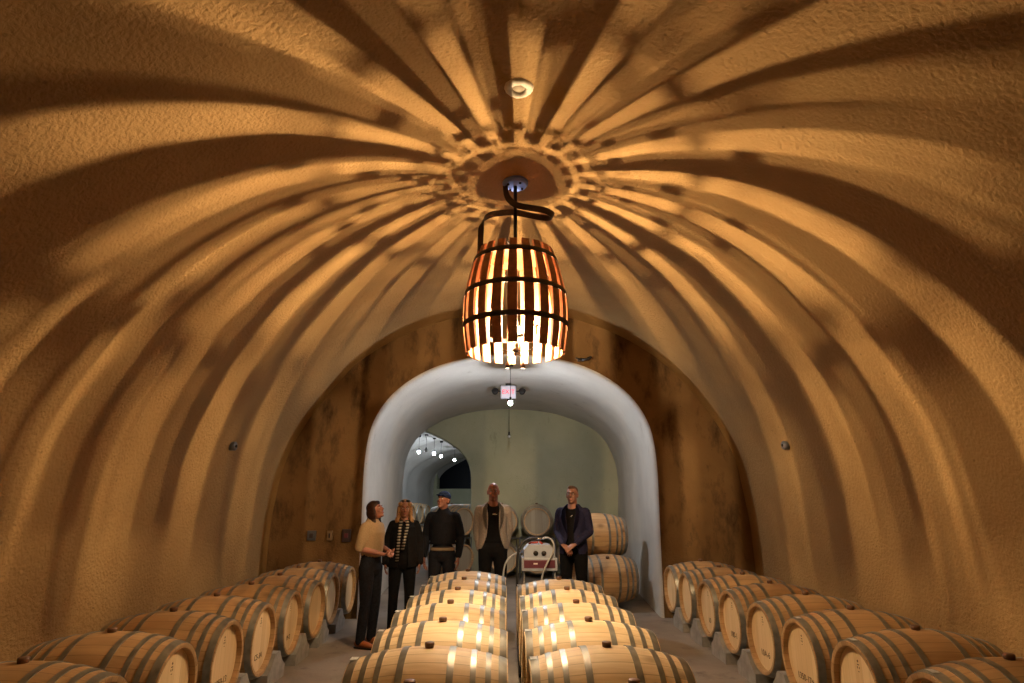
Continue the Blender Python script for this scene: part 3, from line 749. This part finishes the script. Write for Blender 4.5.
bm = bmesh.new(); tube(bm, [(-.06, -.05, 1.08), (.06, -.05, 1.08)], .012, 10); tube(bm, [(0, -.05, 1.01), (0, -.05, 1.10)], .008, 8); tube(bm, [(-.2, -.1, .93), (-.26, -.12, .94)], .016, 8); obj('fitting', bm, M['chrome'], mc)
def curve_pts(P, it=3):
    P = [Vector(p) for p in P]
    for _ in range(it):
        Q = [P[0]]
        for a, b in zip(P, P[1:]): Q += [a*.75+b*.25, a*.25+b*.75]
        Q.append(P[-1]); P = Q
    return P
bm = bmesh.new(); tube(bm, curve_pts([(.04, -.05, 1.08), (.12, -.08, 1.10), (.19, -.1, 1.04), (.17, -.2, .93), (.1, -.24, .83), (.03, -.26, .70), (.0, -.24, .5), (.05, -.2, .25)]), .011, 8); obj('hose', bm, M['hose'], mc)
bm = bmesh.new(); tube(bm, curve_pts([(-.22, -.1, .93), (-.32, -.14, .9), (-.42, -.2, .82), (-.45, -.22, .65), (-.44, -.22, .35), (-.40, -.2, .03)]), .011, 8); obj('hose', bm, M['hose'], mc)
bm = bmesh.new(); tube(bm, curve_pts([(-.02, -.05, 1.085), (-.12, -.08, 1.085), (-.22, -.12, 1.03), (-.27, -.14, .92), (-.275, -.15, .7), (-.275, -.2, .4), (-.27, -.3, .05), (-.28, -1.2, .03), (-.29, -2.0, .03)]), .016, 8); obj('black_hose', bm, M['hoseblack'], mc)
for x in (-.19, .19):
    for y in (-.13, .13):
        bm = bmesh.new(); tube(bm, [(x, y, .08), (x, y, .71)], .012, 8)
        lg = obj('leg', bm, M['steel'], mc)
        bm = bmesh.new(); disc_cyl(bm, [(-.015, .04), (.015, .04)], 16, 'X'); bmesh.ops.translate(bm, vec=(x, y, .04), verts=bm.verts); obj('caster', bm, M['black'], lg)
bm = bmesh.new(); box(bm, (0, 0, .2), (.42, .3, .02), None, .004); obj('shelf', bm, M['steel'], mc, smooth=False)

# ------------------------------------------------------------------ people
def V(*a): return Vector(a)
def add_head(bm, c, yaw, pitch, jaw=1.):
    R = Euler((-pitch, 0, yaw), 'XYZ').to_matrix()
    def T(p): return c + R @ Vector(p)
    def B(p, s, sub=3): blob(bm, T(p), s, R.to_euler(), sub)
    B((0, .012, .028), (.074, .092, .094)); B((0, -.022, -.03), (.060, .068, .080))
    B((0, -.045, -.075), (.040*jaw, .036, .034)); B((0, -.072, -.095), (.022, .016, .018), 2)
    B((0, -.075, .030), (.05, .018, .014), 2)
    for s in (-1, 1):
        B((s*.036, -.062, -.025), (.022, .022, .022), 2)
        B((s*.074, .012, -.005), (.010, .020, .032), 2); B((s*.08, .02, .012), (.008, .014, .012), 2)
    tube(bm, [T((0, -.082, .022)), T((0, -.098, -.002)), T((0, -.108, -.022)), T((0, -.092, -.034))], [.008, .010, .014, .009], 8)
    for s in (-1, 1): B((s*.012, -.094, -.026), (.008, .009, .007), 1)
    B((0, -.088, -.058), (.024, .010, .006), 2); B((0, -.086, -.067), (.020, .010, .007), 2)
    return T, R
def add_hand(bm, w, d, n, side, curl=.5, sc=1.):
    d = Vector(d).normalized(); n = Vector(n); n = (n-d*n.dot(d)).normalized(); t = d.cross(n)*side
    limb(bm, [w-d*.02, w+d*.01, w+d*.05*sc, w+d*.085*sc], [(.024, .018), (.027, .016), (.038*sc, .014), (.038*sc, .012)], 12, ref=t)
    for k, (o, ln) in enumerate(((.031, .92), (.0105, 1.), (-.0105, .95), (-.030, .75))):
        p = w + d*.085*sc + t*o*sc; dd = d.copy(); P = [p-d*.01]
        dd = (dd + t*o*2.5).normalized()
        for j, l in enumerate((.042, .027, .022)):
            ang = curl*(.5+.25*j+.06*k)
            dd = (dd*math.cos(ang) + n*math.sin(ang)).normalized(); p = p + dd*l*ln*sc; P.append(p)
        tube(bm, P, [.0088, .0088, .0080, .0062], 8)
    p = w + d*.025*sc + t*.028*sc; q = p + (t*.65+d*.55+n*.35).normalized()*.038*sc; r = q + (d*.8+t*.15+n*.45).normalized()*.032*sc
    tube(bm, [p-t*.015, p, q, r], [.012, .013, .0105, .0075], 8)
def shell(bm, rings, th=.014, seg=40):
    """open fronted coat: rings of (z, cx, cy, rx, ry, gap angle left, gap angle right)"""
    g = []
    for z, cx, cy, rx, ry, gl, gr in rings:
        a0 = -PI/2 + gr; a1 = 1.5*PI - gl; o = []; i_ = []
        for k in range(seg+1):
            a = a0+(a1-a0)*k/seg
            o.append(bm.verts.new((cx+math.cos(a)*rx, cy+math.sin(a)*ry, z))); i_.append(bm.verts.new((cx+math.cos(a)*(rx-th), cy+math.sin(a)*(ry-th), z)))
        g.append((o, i_))
    for (o1, i1), (o2, i2) in zip(g, g[1:]):
        for k in range(seg):
            bm.faces.new((o1[k], o1[k+1], o2[k+1], o2[k])); bm.faces.new((i1[k], i2[k], i2[k+1], i1[k+1]))
        bm.faces.new((o1[0], o2[0], i2[0], i1[0])); bm.faces.new((o1[-1], i1[-1], i2[-1], o2[-1]))
    for o, i_ in (g[0], g[-1]):
        for k in range(seg): bm.faces.new((o[k], i_[k], i_[k+1], o[k+1]))
def person(label, loc, rz, H, elbows, wrists, hdir, hn, curl, headc, yaw, pitch, fem=False, skin='skin', legs=None, lean=0., girth=1.):
    s = H/1.78
    root = empty('person', loc, rz, label=label, cat='person', group='visitors in the archway'); root.scale = (s, s, s)
    J = dict(neck=V(0, .015, 1.50), sh=[V(-.175, .01, 1.42), V(.175, .01, 1.42)], el=[V(*elbows[0]), V(*elbows[1])], wr=[V(*wrists[0]), V(*wrists[1])],
             hip=[V(-.09, .0, .93), V(.09, .0, .93)], kn=legs[0] if legs else [V(-.105, -.02, .50), V(.105, -.02, .50)], an=legs[1] if legs else [V(-.115, .02, .09), V(.115, .02, .09)])
    if fem:
        J['sh'] = [V(-.155, .01, 1.41), V(.155, .01, 1.41)]
    bm = bmesh.new(); c = V(*headc) - V(0, 0, .035)
    T, R = add_head(bm, c, yaw, pitch, .9 if fem else 1.05)
    limb(bm, [T((0, .02, -.05)), T((0, .025, -.09))*.5+J['neck']*.5+V(0, 0, .0), J['neck'], V(0, .01, 1.44)], [.052 if fem else .060, .05 if fem else .058, .056 if fem else .066, .09], 14)
    limb(bm, [(0, 0, .90), (0, 0, 1.06), (0, 0, 1.2), (0, 0, 1.33), (0, .01, 1.41), (0, .01, 1.45)], [(.14, .095), (.12, .085), (.13, .09), (.14, .095), (.12, .07), (.06, .045)], 20, ref=(1, 0, 0))
    for i, sd in enumerate((-1, 1)):
        limb(bm, [J['sh'][i]*.97+V(0, 0, -.02), J['sh'][i]*.5+J['el'][i]*.5, J['el'][i]], [.046, .040, .036], 12)
        limb(bm, [J['el'][i], J['el'][i]*.6+J['wr'][i]*.4, J['wr'][i]], [.037, .036, .024], 12)
        add_hand(bm, J['wr'][i], hdir[i], hn[i], (1, -1)[i], curl, .95 if fem else 1.05)
        limb(bm, [J['hip'][i], J['hip'][i]*.5+J['kn'][i]*.5, J['kn'][i]], [.085, .072, .052], 14)
        limb(bm, [J['kn'][i], J['kn'][i]*.65+J['an'][i]*.35, J['an'][i]], [.052, .054, .034], 12)
        limb(bm, [J['an'][i]+V(0, .03, -.045), J['an'][i]+V(0, -.13, -.055)], [(.03, .028), (.036, .02)], 12)
    remesh(bm, 'body', M[skin], .0062, root, 2)
    # face parts
    def fpart(nm, mat, fn, par=root, sm=True):
        b2 = bmesh.new(); fn(b2); return obj(nm, b2, M[mat], par, sm)
    for sd in (-1, 1):
        e = fpart('eye', 'eye', lambda b: blob(b, T((sd*.030, -.079, .008)), (.0125, .0105, .007), R.to_euler(), 2))
        fpart('iris', 'iris', lambda b: blob(b, T((sd*.030, -.0875, .008)), (.0055, .003, .0055), R.to_euler(), 2), e)
    fpart('lips', 'lip', lambda b: (blob(b, T((0, -.0955, -.059)), (.021, .005, .0045), R.to_euler(), 2), blob(b, T((0, -.0935, -.067)), (.017, .005, .005), R.to_euler(), 2)))
    return root, J, T, R
def brows(root, T, R, mat):
    for sd in (-1, 1):
        bm = bmesh.new(); tube(bm, [T((sd*.014, -.092, .028)), T((sd*.03, -.0915, .034)), T((sd*.046, -.080, .028))], [.003, .004, .0025], 6); obj('eyebrow', bm, M[mat], root)
def top(root, J, mat, name, g=.016, hem=.90, sleeve=1., fem=False, vox=.009, bulk=1.0):
    bm = bmesh.new()
    w = .93 if fem else 1.
    limb(bm, [(0, 0, hem), (0, 0, 1.04), (0, -.004, 1.18), (0, -.006, 1.32), (0, .006, 1.415), (0, .012, 1.475)], [((.155+g)*bulk, (.105+g)*bulk), ((.142+g)*bulk*w, (.10+g)*bulk), ((.152+g)*bulk*w, (.112+g)*bulk), ((.163+g)*w, .118+g), ((.150+g)*w, .082+g), (.066+g, .055+g)], 28, ref=(1, 0, 0))
    for i in ((0, 1) if sleeve else ()):
        S, E, W = J['sh'][i], J['el'][i], J['wr'][i]
        sleeve_top(bm, S, E, .060+g*.6, .054+g*.6, .046+g*.6)
        if sleeve >= 1: limb(bm, [E, E*.5+W*.5, E*.06+W*.94], [.045+g*.6, .041+g*.6, .032+g*.5], 14)
    return remesh(bm, name, M[mat], vox, root, 3)
def sleeve_top(bm, S, E, r0, r1, r2):
    limb(bm, [V(0, S.y, S.z-.035), V(S.x*.6, S.y, S.z-.022), V(S.x*.88, S.y, S.z-.020)], [(.07, .06), (.068, r0*.92), (.058, r0*.85)], 16)
    blob(bm, V(S.x*.95, S.y, S.z-.022), (r0*.98, r0*.95, r0*.92), None, 3)
    limb(bm, [S*1.0+V(0, 0, -.045), S*.5+E*.5, E], [r0, r1, r2], 16)
def trousers(root, J, mat, waist=1.0, slim=1., fem=False):
    bm = bmesh.new()
    limb(bm, [(0, .005, .88), (0, .005, .95), (0, .0, waist)], [((.168 if fem else .16), .118), ((.165 if fem else .158), .118), (.138, .108)], 24, ref=(1, 0, 0))
    for i in (0, 1):
        h, k, a = J['hip'][i], J['kn'][i], J['an'][i]
        limb(bm, [h+V(0, 0, -.02), h*.6+k*.4, k, k*.5+a*.5, a+V(0, 0, -.02)], [.100*slim, .09*slim, .068*slim, .064*slim, .056*slim], 16)
    return remesh(bm, 'trousers', M[mat], .010, root, 3)
def shoes(root, J, mat, sole='black'):
    for i in (0, 1):
        a = J['an'][i]; bm = bmesh.new()
        limb(bm, [V(a.x, a.y+.045, .05), V(a.x, a.y-.03, .052), V(a.x, a.y-.11, .042), V(a.x, a.y-.17, .034)], [(.036, .038), (.04, .045), (.046, .032), (.036, .022)], 16, ref=(1, 0, 0))
        limb(bm, [V(a.x, a.y+.015, .06), V(a.x, a.y+.015, .11)], [.045, .043], 14)
        sh = remesh(bm, 'shoe', M[mat], .007, root, 2)
        bm = bmesh.new(); pr = [(.0, .078), (.032, .06), (.04, .0), (.045, -.08), (.046, -.14), (.03, -.19), (0, -.2), (-.03, -.19), (-.046, -.14), (-.045, -.08), (-.04, 0), (-.032, .06)]
        bot = [bm.verts.new((a.x+x, a.y+y, .0)) for x, y in pr]; tp = [bm.verts.new((a.x+x, a.y+y, .018)) for x, y in pr]
        bm.faces.new(bot); bm.faces.new(tp[::-1])
        for k in range(12): bm.faces.new((bot[k], bot[(k+1) % 12], tp[(k+1) % 12], tp[k]))
        obj('sole', bm, M[sole], sh, smooth=False)
DN = (0, 0, -1)
# 1 woman in tan sweater, profile, looking up
r, J, T, R = person('woman in tan short-sleeved sweater and dark jeans in profile, looking up at the lamp', (-1.49, 7.22, 0), math.radians(68), 1.60,
    [(-.225, .03, 1.14), (.225, .03, 1.14)], [(-.06, -.22, 1.07), (.07, -.24, 1.09)], [(.7, -.6, .05), (-.75, -.55, .0)], [(0, .5, 1), (0, .5, -1)], .9, (0, -.03, 1.625), 0., .42, True, 'skinred')
brows(r, T, R, 'hairdk'); top(r, J, 'tan', 'sweater', .022, 1.13, .5, True, bulk=1.02); trousers(r, J, 'denim', 1.08, 1.0, True); shoes(r, J, 'shoe')
bm = bmesh.new()
for p, s_ in (((0, .022, .052), (.084, .098, .088)), ((0, .07, -.02), (.085, .062, .10)), ((0, -.045, .085), (.05, .04, .03)), ((-.07, .03, -.03), (.022, .055, .08)), ((.07, .03, -.03), (.022, .055, .08)), ((-.05, .055, -.07), (.036, .05, .09)), ((.05, .055, -.07), (.036, .05, .09)), ((0, .075, -.12), (.075, .045, .085)), ((-.065, .01, .0), (.022, .045, .07)), ((.065, .01, 0), (.022, .045, .07))):
    blob(bm, T(p), s_, R.to_euler(), 3)
blob(bm, T((0, .075, -.17)), (.075, .045, .06), None, 3); blob(bm, T((.055, .05, -.13)), (.035, .04, .06), None, 3); blob(bm, T((-.055, .05, -.13)), (.035, .04, .06), None, 3)
remesh(bm, 'hair', M['hairdk'], .008, r, 3)
# 2 blonde woman, black jacket, striped scarf
r, J, T, R = person('blonde woman in black jacket with a striped scarf and sunglasses pushed up on her hair', (-1.23, 7.84, 0), math.radians(8), 1.60,
    [(-.225, .03, 1.14), (.225, .03, 1.14)], [(-.23, -.05, .90), (.23, -.05, .90)], [DN, DN], [(1, 0, 0), (-1, 0, 0)], .5, (0, -.015, 1.635), .05, .02, True, 'skin')
brows(r, T, R, 'hairbr'); top(r, J, 'blackcl', 'inner_top', .002, .95, 0, True)
bm = bmesh.new()
shell(bm, [(.84, 0, 0, .212, .165, .34, .34), (.95, 0, 0, .20, .155, .32, .32), (1.1, 0, 0, .186, .145, .3, .3), (1.25, 0, 0, .182, .148, .28, .28), (1.36, 0, .0, .178, .135, .26, .26), (1.44, 0, .01, .14, .10, .5, .5), (1.49, 0, .015, .085, .075, .7, .7)], .018)
for i in (0, 1):
    S, E, W = J['sh'][i], J['el'][i], J['wr'][i]
    sleeve_top(bm, S, E, .070, .064, .056); limb(bm, [E, E*.5+W*.5, W], [.060, .056, .05], 14)
remesh(bm, 'jacket', M['blackcl'], .009, r, 3)
trousers(r, J, 'blackcl', 1.0, 1.0, True); shoes(r, J, 'paleshoe')
for x0, x1, zb in ((-.05, -.075, .93), (.045, -.01, 1.06)):
    bm = bmesh.new(); pts = [(x0*.8, -.085, 1.455), (x0, -.135, 1.38), ((x0+x1)/2, -.162, 1.22), (x1, -.168, zb)]; rows = []
    for (x, y, z) in pts: rows.append([bm.verts.new((x+dx, y+dy, z)) for dx, dy in ((-.024, .01), (-.010, -.008), (.010, .0), (.024, .01))])
    for a, b in zip(rows, rows[1:]):
        for k in range(3): bm.faces.new((a[k], a[k+1], b[k+1], b[k]))
    bmesh.ops.solidify(bm, geom=bm.faces[:], thickness=.012); obj('scarf', bm, M['stripe'], r)
bm = bmesh.new()
for p, s_ in (((0, .03, .045), (.087, .092, .092)), ((0, .055, -.04), (.092, .055, .1)), ((-.083, .0, -.06), (.030, .048, .12)), ((.083, .0, -.06), (.030, .048, .12)), ((-.06, -.03, .065), (.038, .045, .035)), ((.06, -.03, .065), (.038, .045, .035)), ((-.095, -.02, -.15), (.035, .04, .055)), ((.095, -.02, -.15), (.035, .04, .055)), ((0, .06, -.13), (.1, .045, .07))):
    blob(bm, T(p), s_, R.to_euler(), 3)
remesh(bm, 'hair', M['hairbl'], .008, r, 3)
bm = bmesh.new()
for sd in (-1, 1): blob(bm, T((sd*.034, -.062, .108)), (.028, .010, .019), Euler((.7, 0, 0)), 2)
tube(bm, [T((-.08, .02, .085)), T((-.06, -.05, .112)), T((0, -.072, .108)), T((.06, -.05, .112)), T((.08, .02, .085))], .004, 6)
obj('sunglasses', bm, M['black'], r)
# 3 man in a cap
r, J, T, R = person('man in navy cap and black sweater looking up towards the left', (-.785, 8.24, 0), math.radians(-8), 1.70,
    [(-.245, .03, 1.14), (.245, .03, 1.14)], [(-.235, -.06, .88), (.235, -.06, .88)], [DN, DN], [(1, 0, 0), (-1, 0, 0)], .55, (0, -.02, 1.645), -.35, .26, False, 'skinred')
brows(r, T, R, 'hairbr'); top(r, J, 'navyk', 'sweater', .022, 1.045, 1., bulk=1.04)
bm = bmesh.new(); tube(bm, [(0, 0, .958), (0, 0, 1.0)], [(.170, .128), (.168, .126)], 28, ref=(1, 0, 0)); remesh(bm, 'shirt_hem', M['khaki'], .009, r, 2)
trousers(r, J, 'denim', 1.02); shoes(r, J, 'shoebk')
bm = bmesh.new(); blob(bm, T((0, .028, .015)), (.080, .082, .08), R.to_euler(), 3); hr = remesh(bm, 'hair', M['hairbr'], .008, r, 2)
cap = bmesh.new(); blob(cap, T((0, .012, .066)), (.087, .102, .072), R.to_euler(), 3)
cp_ = remesh(cap, 'cap', M['capm'], .008, r, 2)
bm = bmesh.new(); rows = []
for v_, yy, zz in ((0, -.075, .062), (.5, -.125, .058), (1, -.165, .046)):
    wd = .068*(1-.45*v_*v_); rows.append([bm.verts.new(T((wd*math.sin(a_), yy + .03*(1-math.cos(a_)), zz - .012*(1-math.cos(a_)))))for a_ in [(-1.3+2.6*q_/8) for q_ in range(9)]])
for a, b in zip(rows, rows[1:]):
    for k in range(8): bm.faces.new((a[k], a[k+1], b[k+1], b[k]))
bmesh.ops.solidify(bm, geom=bm.faces[:], thickness=.004); obj('visor', bm, M['capm'], cp_)
# 4 bald man in a light jacket
r, J, T, R = person('tall bald man in open light grey jacket over black shirt', (-.13, 8.28, 0), math.radians(3), 1.81,
    [(-.215, .06, 1.14), (.215, .06, 1.14)], [(-.17, .12, .90), (.17, .12, .90)], [(.3, .3, -1), (-.3, .3, -1)], [(1, 0, 0), (-1, 0, 0)], .5, (0, -.01, 1.655), -.05, .03, False, 'skinred')
brows(r, T, R, 'hairgr'); tee = top(r, J, 'blackcl', 'shirt', .008, 1.02, 0, bulk=.97)
bm = bmesh.new(); box(bm, (.015, -.150, 1.345), (.055, .006, .007), Euler((0, .08, 0))); obj('chest_logo', bm, M['tag'], tee, smooth=False)
bm = bmesh.new(); blob(bm, (.012, -.148, 1.352), (.018, .006, .006), None, 2); obj('chest_emblem', bm, plain('orange print', (.6, .2, .05)), tee)
bm = bmesh.new()
shell(bm, [(.90, 0, .02, .190, .150, 1.12, 1.12), (.93, 0, .015, .192, .160, .9, .9), (.98, 0, .01, .190, .160, .72, .72), (1.08, 0, .0, .178, .155, .52, .52), (1.22, 0, 0, .180, .158, .42, .42), (1.34, 0, .0, .188, .150, .40, .40), (1.42, 0, .01, .175, .12, .50, .50), (1.465, 0, .015, .12, .092, .65, .65), (1.505, 0, .02, .085, .078, .8, .8)], .018)
for i in (0, 1):
    S, E, W = J['sh'][i], J['el'][i], J['wr'][i]
    sleeve_top(bm, S, E, .072, .060, .052); limb(bm, [E, E*.5+W*.5, W], [.050, .046, .040], 14)
jk = remesh(bm, 'jacket', M['lapelgrey'], .009, r, 3)
for sd in (-1, 1):
    bm = bmesh.new(); rows = []
    for x, y, z, wd in ((.062, -.062, 1.49, .02), (.082, -.115, 1.43, .05), (.088, -.150, 1.34, .055), (.085, -.166, 1.24, .035), (.082, -.168, 1.17, .006)):
        rows.append([bm.verts.new((sd*x, y, z)), bm.verts.new((sd*(x+wd), y+wd*.25-.004, z))])
    for a, b in zip(rows, rows[1:]): bm.faces.new((a[0], a[1], b[1], b[0]))
    bmesh.ops.solidify(bm, geom=bm.faces[:], thickness=.006); obj('lapel', bm, M['lapelgrey'], jk)
trousers(r, J, 'blackcl', .98); shoes(r, J, 'shoebk')
bm = bmesh.new()
for p, s_ in (((-.072, .03, .0), (.010, .035, .035)), ((.072, .03, .0), (.010, .035, .035)), ((0, .1, .0), (.055, .012, .035))): blob(bm, T(p), s_, R.to_euler(), 2)
obj('hair', bm, M['hairgr'], r)
# 5 man in navy blazer
r, J, T, R = person('man in glasses and navy blazer standing with clasped hands on the right', (.92, 8.22, 0), math.radians(-20), 1.77,
    [(-.222, .02, 1.15), (.222, .02, 1.15)], [(-.08, -.24, 1.00), (.08, -.24, 1.01)], [(.75, -.25, -.5), (-.75, -.3, -.45)], [(0, .4, -1), (0, .6, -.8)], .9, (0, -.01, 1.65), .02, .12, False, 'skin')
brows(r, T, R, 'hairbr'); tee = top(r, J, 'blackcl', 'shirt', .008, 1.02, 0, bulk=.97)
bm = bmesh.new(); box(bm, (.02, -.152, 1.355), (.03, .005, .006), Euler((0, -.6, 0))); obj('chest_logo', bm, M['tag'], tee, smooth=False)
bm = bmesh.new()
shell(bm, [(.88, 0, .01, .188, .162, .58, .58), (.98, 0, .0, .186, .168, .42, .42), (1.08, 0, .0, .172, .155, .26, .26), (1.22, 0, 0, .178, .16, .26, .26), (1.34, 0, .0, .186, .150, .33, .33), (1.42, 0, .01, .175, .12, .45, .45), (1.465, 0, .015, .12, .092, .6, .6), (1.505, 0, .02, .085, .078, .8, .8)], .018)
for i in (0, 1):
    S, E, W = J['sh'][i], J['el'][i], J['wr'][i]
    sleeve_top(bm, S, E, .070, .058, .050); limb(bm, [E, E*.5+W*.5, E*.05+W*.95], [.048, .042, .036], 14)
jk = remesh(bm, 'blazer', M['blazer'], .009, r, 3)
for sd in (-1, 1):
    bm = bmesh.new(); rows = []
    for x, y, z, wd in ((.058, -.062, 1.49, .02), (.072, -.117, 1.43, .045), (.070, -.152, 1.34, .052), (.055, -.168, 1.24, .04), (.042, -.166, 1.14, .006)):
        rows.append([bm.verts.new((sd*x, y, z)), bm.verts.new((sd*(x+wd), y+wd*.25-.004, z))])
    for a, b in zip(rows, rows[1:]): bm.faces.new((a[0], a[1], b[1], b[0]))
    bmesh.ops.solidify(bm, geom=bm.faces[:], thickness=.006); obj('lapel', bm, M['blazer'], jk)
trousers(r, J, 'blackcl', .98); shoes(r, J, 'shoebk')
bm = bmesh.new()
for p, s_ in (((0, .03, .062), (.076, .084, .068)), ((0, .05, .015), (.078, .066, .06)), ((0, -.04, .098), (.05, .035, .026))): blob(bm, T(p), s_, R.to_euler(), 3)
remesh(bm, 'hair', M['hairbr'], .008, r, 2)
gl = bmesh.new()
for sd in (-1, 1):
    ring = [T((sd*.031+.021*math.cos(q_*PI/6), -.103, .006+.016*math.sin(q_*PI/6))) for q_ in range(13)]
    tube(gl, ring, .0022, 6, False); tube(gl, [T((sd*.052, -.102, .01)), T((sd*.078, .0, .012))], .002, 6)
tube(gl, [T((-.011, -.104, .01)), T((.011, -.104, .01))], .002, 6)
g_ = obj('glasses', gl, M['black'], r)

# ------------------------------------------------------------------ camera, world, colour
cam = bpy.data.cameras.new('camera'); co = link(bpy.data.objects.new('camera', cam))
cam.sensor_width = 36; cam.lens = 600/1024*36; cam.clip_start = .05
th = math.atan(157.5/600); yaw = math.atan(9/600*math.cos(th))
co.location = (0, 0, 1.56); co.rotation_euler = (PI/2+th, 0, -yaw)
SC.camera = co
w = bpy.data.worlds.new('w'); SC.world = w; w.use_nodes = True
w.node_tree.nodes['Background'].inputs[0].default_value = (.5, .6, 1, 1); w.node_tree.nodes['Background'].inputs[1].default_value = .002
vs = SC.view_settings; vs.view_transform = 'Standard'; vs.look = 'None'; vs.gamma = 1; vs.use_curve_mapping = False; vs.exposure = 0.
SC.cycles.sample_clamp_indirect = 4.; SC.cycles.max_bounces = 8; SC.cycles.diffuse_bounces = 4
